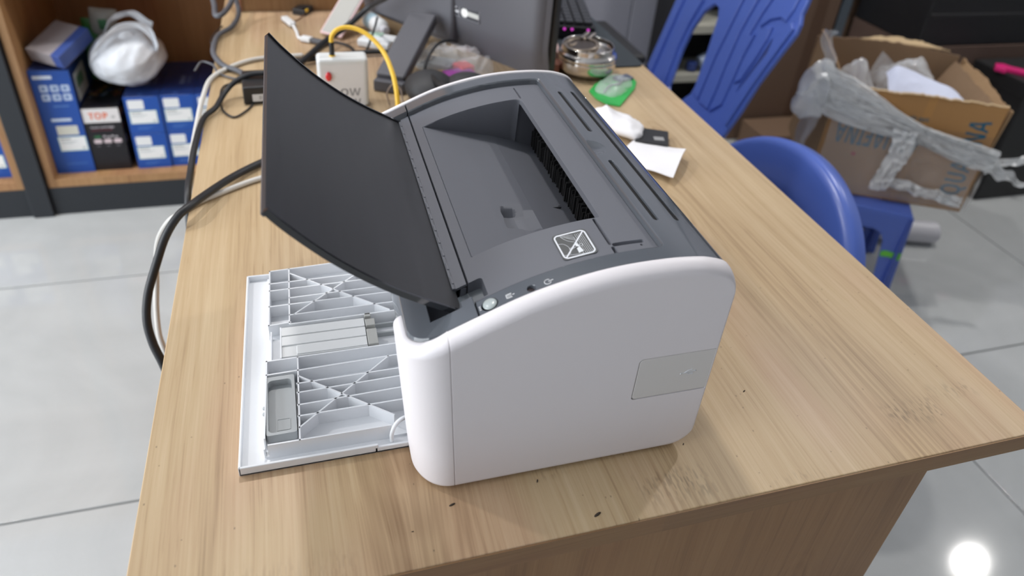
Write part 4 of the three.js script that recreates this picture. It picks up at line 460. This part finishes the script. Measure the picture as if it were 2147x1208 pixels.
  const smallM = mf(small), topPrint = mf(canvasTex(128, 320, (g, w, h) => { g.fillStyle = '#15306b'; g.fillRect(0, 0, w, h); g.save(); g.translate(84, 220); g.rotate(-Math.PI / 2); g.fillStyle = '#8796bb'; g.font = 'bold 30px sans-serif'; g.fillText('toner', 0, 0); g.font = '16px sans-serif'; g.fillText('cartridge', 4, 22); g.restore(); g.fillStyle = '#4462a4'; g.fillRect(50, 296, 18, 8); }));
  const cols = ['beside the black carton', 'in the middle of the stack', 'next to the desk'];
  for (let r = 0; r < 2; r++) for (let c = 0; c < 3; c++) carton('blue_carton', `small blue labelled carton, ${r ? 'upper' : 'lower'} row of the stack, ${cols[c]}`, 0.0920, 0.1155, 0.255, [-0.7005 + c * 0.0932, 0.1182 + r * 0.1160, -1.782 - (c * 0.004) % 0.006], smallM, side, r ? topPrint : blueTop, 'blue cartons stacked on the shelf');
  carton('tall_carton', 'tall blue carton with six pictograms at the end of the shelf', 0.0995, 0.318, 0.215, [-0.9120, 0.1182, -1.782], mf(tall), mf(canvasTex(128, 256, (g, w, h) => { g.fillStyle = '#15306b'; g.fillRect(0, 0, w, h); g.fillStyle = '#c9d2cd'; g.fillRect(16, 20, 70, 66); g.fillStyle = '#5d8a6a'; g.fillRect(28, 34, 40, 26); })), blueTop);
  const tn = carton('toner_carton', 'black toner carton with a white band and orange letters', 0.0955, 0.203, 0.235, [-0.8130, 0.1182, -1.786], mf(toner), mf(tonerSide), mf(tonerSide)); void tn;
  // pale carton lying tilted over the tall one
  const ti = thing('tilted_carton', 'pale grey and blue carton lying tilted on top of the tall blue carton', 'carton', [-0.880, 0.440, -1.858]); ti.rotation.set(0.40, -0.50, 0.10);
  local('carton_body', rb(0.075, 0.040, 0.125, 0.001, 1).translate(-0.003, 0.058, 0.004), std([0.30, 0.27, 0.28], 0.6), ti); local('blue_side', rb(0.026, 0.0404, 0.1254, 0.001, 1).translate(0.0465, 0.058, 0.004), side, ti); local('flap', mm(-0.035, 0.052, 0.03, 0.034, -0.06, 0.055), std([0.20, 0.16, 0.14], 0.7), ti);
  // carrier bag with two handles
  const bag = thing('carrier_bag', 'white knotted plastic carrier bag lying on the black carton', 'bag', [-0.722, 0.362, -1.858]);
  { let g = mergeVertices(new THREE.IcosahedronGeometry(1, 24)); const p = g.attributes.position; for (let i = 0; i < p.count; i++) { const x = p.getX(i), y = p.getY(i), z = p.getZ(i); const f = 1 + 0.22 * (fbm(x * 1.6 + 3, y * 1.6 + z, 3) - 0.5) + 0.07 * (1 - Math.abs(noise2(x * 2.2 + z * 2 + 8, y * 2.2 - x + 3) * 2 - 1)); let X = x * 0.098 * f, Y = y * 0.078 * f, Z = z * 0.080 * f; if (Y < -0.03) X *= 1 - 2.6 * (-0.03 - Y) * 1.4; p.setXYZ(i, X, Y, Z); } g.computeVertexNormals(); g.rotateZ(0.30).translate(0, 0.075, 0);
    const film = new THREE.MeshPhysicalMaterial({ color: 0xe6eaf0, roughness: 0.4, transmission: 0.15, thickness: 0 }); local('bag_body', g, film, bag);
    const strap = (pts, w) => { const c = new THREE.CatmullRomCurve3(pts.map((q) => V(...q))); return slab((u, v) => { const q = c.getPoint(clamp(u, 0, 1)), k = w * (1 + 0.8 * Math.pow(Math.abs(u * 2 - 1), 2)); return [q.x + (v - 0.5) * k * 0.35, q.y + (v - 0.5) * k, q.z + (v - 0.5) * k * 0.5 + 0.004 * Math.sin(u * 17 + v * 5)]; }, 40, 6, 0.0016); };
    local('handle', strap([[-0.085, 0.095, 0.055], [-0.050, 0.140, 0.066], [0.000, 0.182, 0.058], [0.045, 0.188, 0.052], [0.078, 0.162, 0.050], [0.086, 0.115, 0.050]], 0.020), film, bag); local('handle', strap([[-0.060, 0.130, -0.03], [-0.030, 0.175, -0.04], [0.02, 0.188, -0.045], [0.07, 0.155, -0.03]], 0.018), film, bag); local('inner_fold', slab((u, v) => [mix(-0.03, 0.055, u), 0.110 + 0.055 * v * Math.sin(Math.PI * u), 0.052 - 0.02 * v], 12, 8, 0.001), film, bag); }
  // green and white packet standing behind the bag
  const pk = thing('snack_packet', 'green and white packet standing between the tall carton and the carrier bag', 'packet', [-0.835, 0.322, -1.985]);
  { const pil = (w, h, t) => { const f = (s) => slab((u, v) => { const a = Math.sin(Math.PI * u) * Math.sin(Math.PI * v); return [(u - 0.5) * w, v * h, s * t * Math.pow(Math.max(0, a), 0.5)]; }, 16, 16, 0.0006); return merge([f(1), f(-1)]); }; local('packet_body', pil(0.070, 0.19, 0.018).rotateZ(-0.08), std([0.03, 0.16, 0.035], 0.4), pk); local('white_top', pil(0.072, 0.085, 0.020).rotateZ(-0.12).translate(0.034, 0.135, 0.004), std([0.40, 0.42, 0.40], 0.4), pk); local('green_print', pil(0.026, 0.035, 0.006).translate(0.040, 0.160, 0.020), std([0.06, 0.22, 0.10], 0.5), pk); }
  // next bay of the shelving
  for (let r = 0; r < 2; r++) for (let c = 0; c < 2; c++) carton('blue_carton', `small blue carton in the next bay, ${r ? 'upper' : 'lower'} row, ${c ? 'second from' : 'beside'} the black post`, 0.0920, 0.1155, 0.255, [-1.117 - c * 0.0935, 0.1182 + r * 0.1160, -1.780], smallM, side, blueTop, 'blue cartons in the next bay');
}
// ------------------------------------------------------------------ chairs, stool and cartons on the far side of the desk
{
  // tall slatted chair; plane of its back: x = 0.77 + 0.35 (y - 0.48); s runs up the slope
  const K = Math.atan(0.35);
  function chairFrame(x0) { return new THREE.Matrix4().makeBasis(V(0, 0, 1), V(Math.sin(K), Math.cos(K), 0), V(-Math.cos(K), Math.sin(K), 0)).setPosition(x0, 0.48, 0); } // local x = world z, y = up the slope, z towards the desk
  const c = thing('slatted_chair', 'tall blue plastic chair with a fanned slatted back, facing the desk', 'chair', [0.62, 0, -1.32]);
  const B = chairFrame(0.77), put = (g) => g.applyMatrix4(B);
  // bowed back: the sides come forward
  const bow = (g) => { const p = g.attributes.position; for (let i = 0; i < p.count; i++) { const d = (p.getX(i) + 1.33) / 0.24; p.setZ(i, p.getZ(i) + 0.03 * d * d * 0); } return g; };
  const outer = [[-1.605, 0.46], [-1.602, 0.36], [-1.592, 0.247], [-1.579, 0.207], [-1.571, 0.096], [-1.562, -0.003], [-1.52, -0.07], [-1.42, -0.085], [-1.18, -0.085], [-1.122, -0.06], [-1.112, -0.017], [-1.101, 0.063], [-1.098, 0.142], [-1.084, 0.226], [-1.073, 0.283], [-1.077, 0.305], [-1.090, 0.325], [-1.093, 0.346], [-1.098, 0.37], [-1.11, 0.43], [-1.16, 0.475], [-1.34, 0.495], [-1.54, 0.485]];
  const gap = [[-1.444, 0.215], [-1.456, 0.158], [-1.450, 0.092], [-1.423, -0.012], [-1.40, -0.03], [-1.335, -0.02], [-1.309, 0.016], [-1.308, 0.057], [-1.330, 0.118], [-1.352, 0.180], [-1.366, 0.222], [-1.385, 0.246], [-1.414, 0.250]];
  const slit = [[-1.122, 0.215], [-1.131, 0.255], [-1.138, 0.238], [-1.143, 0.184], [-1.154, 0.114], [-1.153, 0.090], [-1.147, 0.092], [-1.136, 0.143]];
  part('back_frame', put(bow(extr(outer, 0.006, [gap, slit], 0.003))), M.blue, c);
  // raised slats between dark grooves
  const slats = [[[-1.405, 0.44], [-1.372, 0.30], [-1.352, 0.222], [-1.322, 0.118], [-1.296, 0.03], [-1.268, 0.022], [-1.291, 0.136], [-1.300, 0.226], [-1.306, 0.297], [-1.312, 0.44]], [[-1.296, 0.44], [-1.290, 0.297], [-1.284, 0.226], [-1.277, 0.136], [-1.266, 0.072], [-1.254, 0.02], [-1.212, 0.019], [-1.219, 0.065], [-1.235, 0.131], [-1.251, 0.220], [-1.252, 0.291], [-1.252, 0.44]], [[-1.236, 0.44], [-1.236, 0.291], [-1.234, 0.220], [-1.219, 0.131], [-1.204, 0.065], [-1.197, 0.019], [-1.172, 0.05], [-1.182, 0.116], [-1.193, 0.177], [-1.194, 0.233], [-1.203, 0.224], [-1.212, 0.226], [-1.211, 0.278], [-1.205, 0.324], [-1.203, 0.44]], [[-1.186, 0.44], [-1.190, 0.324], [-1.196, 0.280], [-1.188, 0.262], [-1.172, 0.285], [-1.140, 0.302], [-1.120, 0.300], [-1.116, 0.330], [-1.126, 0.44]], [[-1.178, 0.230], [-1.178, 0.177], [-1.167, 0.116], [-1.155, 0.128], [-1.148, 0.184], [-1.146, 0.240], [-1.150, 0.268], [-1.166, 0.262]]];
  for (const s of slats) part('slat', put(extr(s, 0.004, [], 0.003).translate(0, 0, 0.0085)), M.blue, c);
  for (const s of [[[-1.112, 0.02], [-1.104, 0.142], [-1.092, 0.226], [-1.082, 0.290], [-1.092, 0.300], [-1.106, 0.245], [-1.118, 0.142], [-1.130, 0.03]], [[-1.594, 0.40], [-1.585, 0.247], [-1.566, 0.096], [-1.555, 0.0], [-1.525, -0.01], [-1.540, 0.10], [-1.555, 0.24], [-1.565, 0.40]], [[-1.462, 0.24], [-1.470, 0.16], [-1.464, 0.09], [-1.435, -0.02], [-1.460, -0.02], [-1.485, 0.08], [-1.490, 0.17], [-1.480, 0.26]]]) part('frame_rib', put(extr(s, 0.006, [], 0.003).translate(0, 0, 0.0085)), M.blue, c);
  part('seat', rb(0.40, 0.02, 0.44, 0.008, 3).translate(0.545, 0.43, -1.335), M.blue, c);
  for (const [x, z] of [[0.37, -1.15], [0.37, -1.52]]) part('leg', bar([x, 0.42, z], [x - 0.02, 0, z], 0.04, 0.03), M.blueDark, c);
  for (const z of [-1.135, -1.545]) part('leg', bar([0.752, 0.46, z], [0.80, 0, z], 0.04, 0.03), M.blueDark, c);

  // second chair: round solid back like a dish
  const d = thing('round_chair', 'blue plastic chair with a round dished back, pushed against the desk edge', 'chair', [0.5, 0, -0.70]);
  { const C2 = new THREE.Matrix4().makeBasis(V(0, 0, 1), V(Math.sin(K), Math.cos(K), 0), V(-Math.cos(K), Math.sin(K), 0)).setPosition(0.60 - 0.097 * Math.sin(K), 0.48 - 0.097 * Math.cos(K), -0.698); const R0 = 0.284;
    const lp = [[0, -0.040], [0.10, -0.038], [0.160, -0.038], [0.172, -0.034], [0.180, -0.022], [0.205, -0.010], [0.235, -0.001], [0.262, 0.003], [0.274, 0.001], [0.281, -0.006], [0.284, -0.014], [0.2835, -0.036], [0.280, -0.036], [0.279, -0.016], [0.270, -0.006], [0.235, -0.008], [0.184, -0.030], [0.160, -0.046], [0, -0.046]];
    const g = new THREE.LatheGeometry(lp.map((p) => new THREE.Vector2(p[0] * R0 / 0.284, p[1])), 96, Math.PI / 2 - 0.5, Math.PI + 1.0); g.rotateX(Math.PI / 2).applyMatrix4(C2); // axis now along the normal
    part('round_back', g, M.blue, d); part('seat', rb(0.36, 0.02, 0.40, 0.008, 3).translate(0.385, 0.31, -0.70), M.blue, d);
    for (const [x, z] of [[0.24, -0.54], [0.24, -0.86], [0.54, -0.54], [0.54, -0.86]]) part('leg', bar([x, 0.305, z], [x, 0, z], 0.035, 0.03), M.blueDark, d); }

  // low stool under the open carton
  const F = V(1.273 - 1.136, 0, -0.912 + 1.005).normalize(), G = V(F.z, 0, -F.x); // along its front, and away from the camera
  const st = thing('low_stool', 'low blue plastic stool with a green smear on one leg, under the torn carton', 'stool', [1.20, 0, -1.10]);
  { const W = 0.285, o = V(1.268, 0, -0.915), at = (a, b, y) => [o.x - F.x * a + G.x * b, y, o.z - F.z * a + G.z * b]; // a from the near corner along the front, b inwards
    const basis = new THREE.Matrix4().makeBasis(F.clone().negate(), V(0, 1, 0), G.clone()).setPosition(o.x, 0, o.z); const det = basis.determinant(); const p2 = (g) => { g.applyMatrix4(basis); if (det < 0) { g = g.index ? g.toNonIndexed() : g; for (const k of Object.keys(g.attributes)) { const A = g.attributes[k], s = A.itemSize; for (let i = 0; i < A.count; i += 3) for (let q = 0; q < s; q++) { const t = A.array[(i + 1) * s + q]; A.array[(i + 1) * s + q] = A.array[(i + 2) * s + q]; A.array[(i + 2) * s + q] = t; } } } return g; };
    part('stool_seat', p2(mm(0, W, 0.284, 0.298, 0, W, 0.004)), M.blue, st);
    const legSide = [[-0.002, 0.290], [W + 0.002, 0.290], [W + 0.022, 0.0], [W - 0.022, 0.0], [W - 0.046, 0.205], [W - 0.060, 0.232], [W - 0.085, 0.240], [0.085, 0.240], [0.060, 0.232], [0.046, 0.205], [0.022, 0.0], [-0.022, 0.0]];
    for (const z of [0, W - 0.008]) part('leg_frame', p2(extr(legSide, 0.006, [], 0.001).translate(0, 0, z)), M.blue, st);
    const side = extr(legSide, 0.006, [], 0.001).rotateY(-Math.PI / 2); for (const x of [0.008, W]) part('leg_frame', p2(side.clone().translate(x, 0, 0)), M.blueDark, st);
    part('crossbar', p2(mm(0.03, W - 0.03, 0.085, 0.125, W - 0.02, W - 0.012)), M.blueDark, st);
    part('green_smear', p2(extr([[-0.010, 0.158], [0.020, 0.163], [0.040, 0.160], [0.042, 0.176], [0.030, 0.181], [0.012, 0.179], [-0.009, 0.182]], 0.0012).translate(0, 0, -0.0030)), std([0.16, 0.62, 0.06], 0.5), st, 'bright green paint smear'); }

  // torn open carton with blue print, wrapped in film
  const A = V(1.060, 0.300, -1.103), U = V(0.362, 0, 0.190).normalize(), Wd = V(U.z, 0, -U.x); // U along the front, Wd inwards
  const bw = 0.402, bd = 0.385, bh = 0.305; const wp = (a, y, b) => [A.x + U.x * a + Wd.x * b, A.y + y, A.z + U.z * a + Wd.z * b];
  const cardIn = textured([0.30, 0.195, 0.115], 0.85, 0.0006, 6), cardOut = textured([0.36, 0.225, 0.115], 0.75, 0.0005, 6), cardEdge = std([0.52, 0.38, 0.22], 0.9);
  const front = canvasTex(1024, 780, (g, w, h) => { const r = rng(9); g.fillStyle = '#a57d52'; g.fillRect(0, 0, w, h); for (let i = 0; i < 900; i++) { g.globalAlpha = 0.05; g.fillStyle = r() > 0.5 ? '#c59a68' : '#7d5b38'; g.fillRect(r() * w, r() * h, 40 + r() * 200, 1 + r() * 5); } g.globalAlpha = 0.25; g.fillStyle = '#d89a4e'; g.fillRect(0, 0, w, 210); g.fillRect(560, 0, 50, h); g.globalAlpha = 0.92; g.fillStyle = '#175a7a';
    g.save(); g.translate(560, 345); g.rotate(Math.PI + 0.02); g.font = 'bold 112px sans-serif'; g.scale(0.95, 1.75); g.fillText('AQUAFINA', -60, 42); g.restore();
    g.save(); g.translate(846, 750); g.rotate(-Math.PI / 2); g.font = 'bold 128px sans-serif'; g.scale(0.98, 1.35); g.fillText('AQUAFINA', 0, 92); g.restore();
    g.save(); g.translate(610, 152); g.rotate(Math.PI + 0.04); g.font = 'bold 40px sans-serif'; g.fillText('500 ml', 0, 0); g.restore(); g.globalAlpha = 0.9; g.fillStyle = '#a8202a'; g.beginPath(); g.arc(232, 470, 16, 0, 7); g.fill(); });
  const cb = thing('torn_carton', 'torn open brown carton with blue lettering standing on the low blue stool', 'carton', [1.31, 0.30, -1.19]);
  const tear = (s, k) => 0.010 * (fbm(s * 9 + k * 7, k * 3.1, 3) - 0.5) + 0.004 * (hash2(Math.floor(s * 60), k) - 0.5);
  const wall = (a0, b0, a1, b1, h, k, lean = 0) => { const L = Math.hypot(a1 - a0, b1 - b0); return slab((u, v) => { const top = h(u) + tear(u, k), y = v * top, a = mix(a0, a1, u), b = mix(b0, b1, u), nn = [-(b1 - b0) / L, (a1 - a0) / L], o = lean * v * v + 0.006 * Math.sin(u * Math.PI) * Math.sin(v * 2.4); return wp(a + nn[0] * o, y, b + nn[1] * o); }, 48, 14, 0.0045); };
  const fm = new THREE.MeshPhysicalMaterial({ map: front, roughness: 0.7 });
  { const g = wall(0, 0, bw, 0, () => bh - 0.002, 1); part('front_wall', g, fm, cb, 'printed front of the carton'); }
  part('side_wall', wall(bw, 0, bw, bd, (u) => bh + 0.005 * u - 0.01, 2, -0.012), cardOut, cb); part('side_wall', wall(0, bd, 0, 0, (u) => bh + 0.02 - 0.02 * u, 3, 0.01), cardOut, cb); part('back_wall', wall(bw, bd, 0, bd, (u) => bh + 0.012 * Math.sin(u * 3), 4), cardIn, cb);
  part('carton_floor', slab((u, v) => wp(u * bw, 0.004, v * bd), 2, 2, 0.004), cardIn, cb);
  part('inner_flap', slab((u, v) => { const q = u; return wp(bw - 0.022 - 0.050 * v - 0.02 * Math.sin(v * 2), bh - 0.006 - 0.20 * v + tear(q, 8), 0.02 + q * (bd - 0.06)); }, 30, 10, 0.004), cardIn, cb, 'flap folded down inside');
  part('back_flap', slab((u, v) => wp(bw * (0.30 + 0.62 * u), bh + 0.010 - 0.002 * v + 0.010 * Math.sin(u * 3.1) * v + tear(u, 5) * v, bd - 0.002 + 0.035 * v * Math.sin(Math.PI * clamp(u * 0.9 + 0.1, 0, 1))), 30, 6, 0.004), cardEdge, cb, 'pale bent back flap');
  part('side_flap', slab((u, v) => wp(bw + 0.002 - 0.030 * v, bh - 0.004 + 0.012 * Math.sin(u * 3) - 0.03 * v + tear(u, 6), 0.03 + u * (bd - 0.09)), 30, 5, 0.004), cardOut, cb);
  part('top_edge', slab((u, v) => wp(u * bw, bh - 0.001 + tear(u, 1) + 0.002 * v, -0.001 + 0.0055 * v), 60, 1, 0.002), cardEdge, cb, 'pale torn top edge');
  // packing inside
  const bub = thing('bubble_wrap', 'crumpled clear bubble wrap bulging out of the torn carton', 'bubble wrap', wp(0.22, 0.16, 0.18));
  { const f = (a0, a1, b0, b1, y0, hgt, k) => toCreasedNormals(slab((u, v) => { const e = Math.sin(Math.PI * u) * Math.sin(Math.PI * v); return wp(mix(a0, a1, u), y0 + hgt * Math.pow(e, 0.6) * (0.6 + 0.7 * noise2(u * 4 + k, v * 4)) + 0.012 * (1 - Math.abs(noise2(u * 14 + k, v * 14) * 2 - 1)) + 0.0025 * Math.abs(Math.sin(u * 70) * Math.sin(v * 60)), mix(b0, b1, v)); }, 60, 50, 0.0008), 0.7); part('sheet', f(0.150, 0.300, 0.125, 0.30, 0.235, 0.090, 2), clearFilm, bub); part('sheet', f(0.018, 0.118, 0.02, 0.20, 0.235, 0.085, 6), clearFilm, bub); part('sheet', slab((u, v) => wp(0.09 + 0.07 * u + 0.02 * v, 0.24 + 0.125 * v - 0.05 * u * v, 0.12 + 0.03 * noise2(u * 5, v * 5)), 20, 20, 0.0008), clearFilm, bub); }
  const fo = single('foam_sheet', slab((u, v) => wp(mix(0.125, 0.318, u), 0.286 + 0.062 * Math.sin(v * 1.4) * Math.pow(1 - u, 0.7) * smooth(-0.15, 0.12, u) + 0.004 * noise2(u * 6, v * 6), mix(0.014, 0.085, v)), 30, 16, 0.002), std([0.66, 0.70, 0.86], 0.7), 'pale bluish white foam sheet inside the torn carton', 'foam sheet'); void fo;
  // stretch film: a twisted rope round the front, loose film hanging below it, knots at both ends
  const fl = thing('stretch_film', 'clear stretch film twisted into a rope round the front of the torn carton', 'plastic film', wp(0.2, 0.1, -0.02));
  { const ropeY = (u) => mix(0.302, 0.166, u) - 0.012 * Math.sin(u * 3.1), ropeW = (u) => mix(0.100, 0.050, smooth(0, 0.8, u)) + 0.010 * Math.sin(u * 9);
    const ribbon = (k, c0, ww) => slab((u, v) => { const a = mix(-0.055, bw + 0.02, u), W = ropeW(u), y = ropeY(u) + c0 * W + 0.010 * (noise2(u * 5 + k * 3, k) - 0.5) + (v - 0.5) * W * ww * (0.7 + 0.6 * noise2(u * 6 + k, 2)); return wp(a, y, -0.009 - 0.008 * (1 - Math.abs(noise2(u * 6 + k * 2.3, v * 4 + k) * 2 - 1)) - 0.005 * (1 - Math.abs(noise2(u * 18 + k, v * 9 + u * 6) * 2 - 1)) - 0.0006 * k); }, 130, 22, 0.0006);
    for (let k = 0; k < 7; k++) part('film_ribbon', toCreasedNormals(ribbon(k, (k - 3) / 7, 0.30), 0.5), milkyFilm, fl);
    part('loose_film', toCreasedNormals(slab((u, v) => wp(mix(0.008, bw * 0.98, u), mix(ropeY(u) - 0.01, 0.008, v), -0.006 - 0.006 * (1 - Math.abs(noise2(u * 6 + v * 2, v * 5 + 3) * 2 - 1))), 60, 40, 0.0006), 0.6), new THREE.MeshPhysicalMaterial({ color: 0xf2f4f5, roughness: 0.12, transparent: true, opacity: 0.12 }), fl);
    part('hanging_strip', toCreasedNormals(slab((u, v) => wp(0.185 + 0.05 * (u - 0.5) * (1.2 - 0.3 * v) + 0.01 * Math.sin(v * 5), mix(0.215, 0.035, v), -0.014 - 0.012 * (1 - Math.abs(noise2(u * 6 + 2, v * 9) * 2 - 1))), 20, 40, 0.0008), 0.6), milkyFilm, fl);
    part('hanging_strip', toCreasedNormals(slab((u, v) => wp(0.20 + 0.19 * u, 0.060 - 0.030 * u + (v - 0.5) * 0.030 + 0.008 * noise2(u * 8, 3), -0.012 - 0.012 * (1 - Math.abs(noise2(u * 9 + 2, v * 6) * 2 - 1))), 40, 14, 0.0008), 0.6), milkyFilm, fl);
    part('loose_film', toCreasedNormals(slab((u, v) => wp(bw + 0.004 + 0.022 * v + 0.012 * noise2(u * 5, v * 5), mix(0.150, 0.0, u), -0.010 + 0.10 * v * (1 - 0.4 * u)), 30, 16, 0.0006), 0.6), clearFilm, fl);
    part('loose_film', toCreasedNormals(slab((u, v) => wp(-0.004 - 0.035 * Math.sin(u * 2.5) - 0.010 * noise2(u * 6, v * 4), mix(0.255, 0.03, u), -0.012 + 0.13 * v), 30, 16, 0.0006), 0.6), clearFilm, fl);
    const knot = (c0, rx, ry, rz, k) => toCreasedNormals(crumple(new THREE.IcosahedronGeometry(1, 9).scale(rx, ry, rz), 0.022, 26, k).toNonIndexed(), 0.5).translate(...c0); part('knot', knot(wp(-0.052, 0.305, 0.0), 0.042, 0.062, 0.03, 2), milkyFilm, fl); part('knot', knot(wp(-0.058, 0.245, 0.0), 0.034, 0.04, 0.03, 5), milkyFilm, fl);
    part('film_tail', toCreasedNormals(slab((u, v) => wp(bw + 0.01 + 0.115 * u, 0.150 - 0.045 * u + (v - 0.5) * 0.05 * (1 - 0.85 * u) + 0.006 * Math.sin(u * 14), -0.014 + 0.02 * noise2(u * 7, v * 5)), 30, 10, 0.001), 0.5), milkyFilm, fl); part('film_tail', toCreasedNormals(slab((u, v) => wp(bw + 0.03 + 0.085 * u, 0.155 + 0.02 * u + (v - 0.5) * 0.022, 0.0 + 0.015 * noise2(u * 7, v * 5)), 20, 8, 0.001), 0.5), milkyFilm, fl); 
    part('film_tail', toCreasedNormals(slab((u, v) => wp(-0.050 + 0.03 * (v - 0.5) + 0.012 * Math.sin(u * 6), 0.33 + 0.10 * u, 0.01 + 0.02 * noise2(u * 6, v * 5)), 24, 8, 0.001), 0.5), clearFilm, fl); }

  // steel rack post, brown cartons, dark shelf unit, black cases
  const rk = thing('steel_post', 'grey slotted steel rack post in front of the brown cartons', 'rack post', [1.735, 0, -1.95]); part('flange', mm(1.715, 1.760, 0, 2.2, -1.928, -1.925), std([0.16, 0.20, 0.24], 0.45, { metalness: 0.3 }), rk); part('flange', mm(1.715, 1.718, 0, 2.2, -1.965, -1.925), std([0.10, 0.13, 0.16], 0.45, { metalness: 0.3 }), rk); part('rack_tray', mm(1.72, 2.3, 0.576, 0.60, -2.12, -1.93), std([0.42, 0.42, 0.34], 0.6), rk);
  const brown = textured([0.17, 0.105, 0.070], 0.85, 0.0006, 3), brown2 = textured([0.20, 0.125, 0.078], 0.85, 0.0006, 3), tape = std([0.13, 0.075, 0.048], 0.5);
  const ca = (name, lab, x0, x1, y0, y1, z0, z1, m, tx) => { const o = thing(name, lab, 'carton', [(x0 + x1) / 2, y0, (z0 + z1) / 2]); part('carton_body', boxUV(mm(x0, x1, y0, y1, z0, z1, 0.003)), m, o); if (tx) part('tape', mm(tx, tx + 0.05, y0 + 0.004, y1 - 0.004, z1 - 0.0005, z1 + 0.0006), tape, o); return o; };
  ca('brown_carton', 'large brown carton on the floor behind the slatted chair', 1.365, 1.705, 0.002, 0.62, -2.10, -1.92, brown, 1.60);
  ca('brown_carton', 'large brown carton with a dark tape strip behind the steel post', 1.775, 2.235, 0.002, 0.572, -2.13, -1.955, brown2, 1.96);
  ca('brown_carton', 'flat low brown carton on the floor in front of the large carton', 1.40, 1.69, 0.002, 0.10, -1.90, -1.74, brown2);
  const sh = thing('dark_shelf', 'dark shelf unit with two white boards seen through the chair back', 'shelf', [1.22, 0, -2.06]); part('back_board', mm(1.075, 1.35, 0, 1.2, -2.15, -2.14), std([0.02, 0.02, 0.022], 0.7), sh); for (const x of [1.068, 1.343]) part('side_board', mm(x, x + 0.012, 0, 1.2, -2.15, -1.96), std([0.025, 0.025, 0.028], 0.7), sh); for (const y of [0.445, 0.255]) part('shelf_board', mm(1.08, 1.343, y - 0.018, y + 0.012, -2.14, -1.97), std([0.50, 0.49, 0.42], 0.6), sh); part('shelf_board', mm(1.08, 1.343, 0.05, 0.07, -2.14, -1.97), std([0.06, 0.03, 0.025], 0.6), sh);
  const sb = thing('spray_bottle', 'white bottle with a blue cap on the dark shelf', 'bottle', [1.235, 0.268, -2.01]); part('bottle_body', new THREE.LatheGeometry([[0, 0], [0.026, 0], [0.028, 0.004], [0.028, 0.055], [0.012, 0.075], [0, 0.075]].map((p) => new THREE.Vector2(...p)), 24).rotateZ(-1.2).translate(1.215, 0.298, -2.005), std([0.35, 0.42, 0.55], 0.4), sb); part('cap', new THREE.CylinderGeometry(0.020, 0.020, 0.03, 20).translate(1.185, 0.289, -2.005), std([0.04, 0.07, 0.25], 0.4), sb);
  const bc = thing('black_case', 'large black box standing on the floor beside the torn carton', 'box', [2.45, 0, -1.58]); part('case_body', mm(2.06, 2.80, 0.001, 0.452, -1.585, -1.349, 0.006), std([0.010, 0.010, 0.011], 0.55), bc); part('lid_line', mm(2.058, 2.802, 0.40, 0.404, -1.587, -1.347, 0.001), std([0.004, 0.004, 0.004], 0.6), bc);
  ca('brown_carton', 'wide dark brown carton behind the large black box', 1.80, 2.85, 0.002, 0.495, -1.94, -1.60, textured([0.12, 0.075, 0.058], 0.85, 0.0006, 3));
  const b2 = thing('black_case', 'wide black case lying on the dark brown carton, with grooves along its front', 'case', [2.3, 0.4955, -1.78]); part('case_body', mm(1.795, 2.85, 0.4960, 0.98, -1.93, -1.602, 0.006), std([0.011, 0.011, 0.013], 0.5), b2); for (const y of [0.60, 0.66, 0.80]) part('groove_rib', mm(1.80, 2.845, y, y + 0.012, -1.604, -1.597, 0.002), std([0.013, 0.013, 0.015], 0.45), b2);
  const pc = thing('pink_clip', 'bright pink plastic hook lying on top of the large black box', 'hook', [2.09, 0.452, -1.43]); part('hook_body', extr([[2.035, 1.475], [2.060, 1.500], [2.085, 1.495], [2.092, 1.470], [2.150, 1.405], [2.165, 1.330], [2.145, 1.330], [2.128, 1.392], [2.088, 1.440], [2.075, 1.452], [2.070, 1.470], [2.058, 1.470], [2.050, 1.450]], 0.010, [], 0.003).rotateX(-Math.PI / 2).translate(0, 0.4555, 0), std([0.75, 0.02, 0.20], 0.35), pc);
  // white roll on the floor under the stool, office chair arm beside the desk
  const rl = thing('white_roll', 'white plastic roll lying on the floor behind the low blue stool', 'roll', [1.50, 0, -1.16]); part('roll_body', new THREE.CylinderGeometry(0.036, 0.036, 0.28, 32).rotateZ(Math.PI / 2).rotateY(-0.30).translate(1.545, 0.0365, -1.195), std([0.62, 0.62, 0.66], 0.4), rl); for (const s of [-1, 1]) part('end_cap', new THREE.SphereGeometry(0.0355, 24, 16).scale(0.5, 1, 1).rotateY(-0.30).translate(1.545 + s * 0.132, 0.0365, -1.195 + s * 0.041), std([0.58, 0.58, 0.62], 0.4), rl);
  const ar = thing('armrest_chair', 'black padded armrest of a chair standing close along the desk edge', 'armrest', [0.47, 0, -1.22]); part('arm_pad', rb(0.040, 0.022, 0.25, 0.010, 3).translate(0.478, 0.690, -1.215), std([0.015, 0.015, 0.017], 0.6), ar); part('arm_post', mm(0.470, 0.488, 0.02, 0.682, -1.108, -1.090, 0.004), M.black, ar); part('arm_foot', mm(0.44, 0.52, 0, 0.022, -1.112, -1.03, 0.004), M.black, ar);
}
renderer.render(scene, camera);
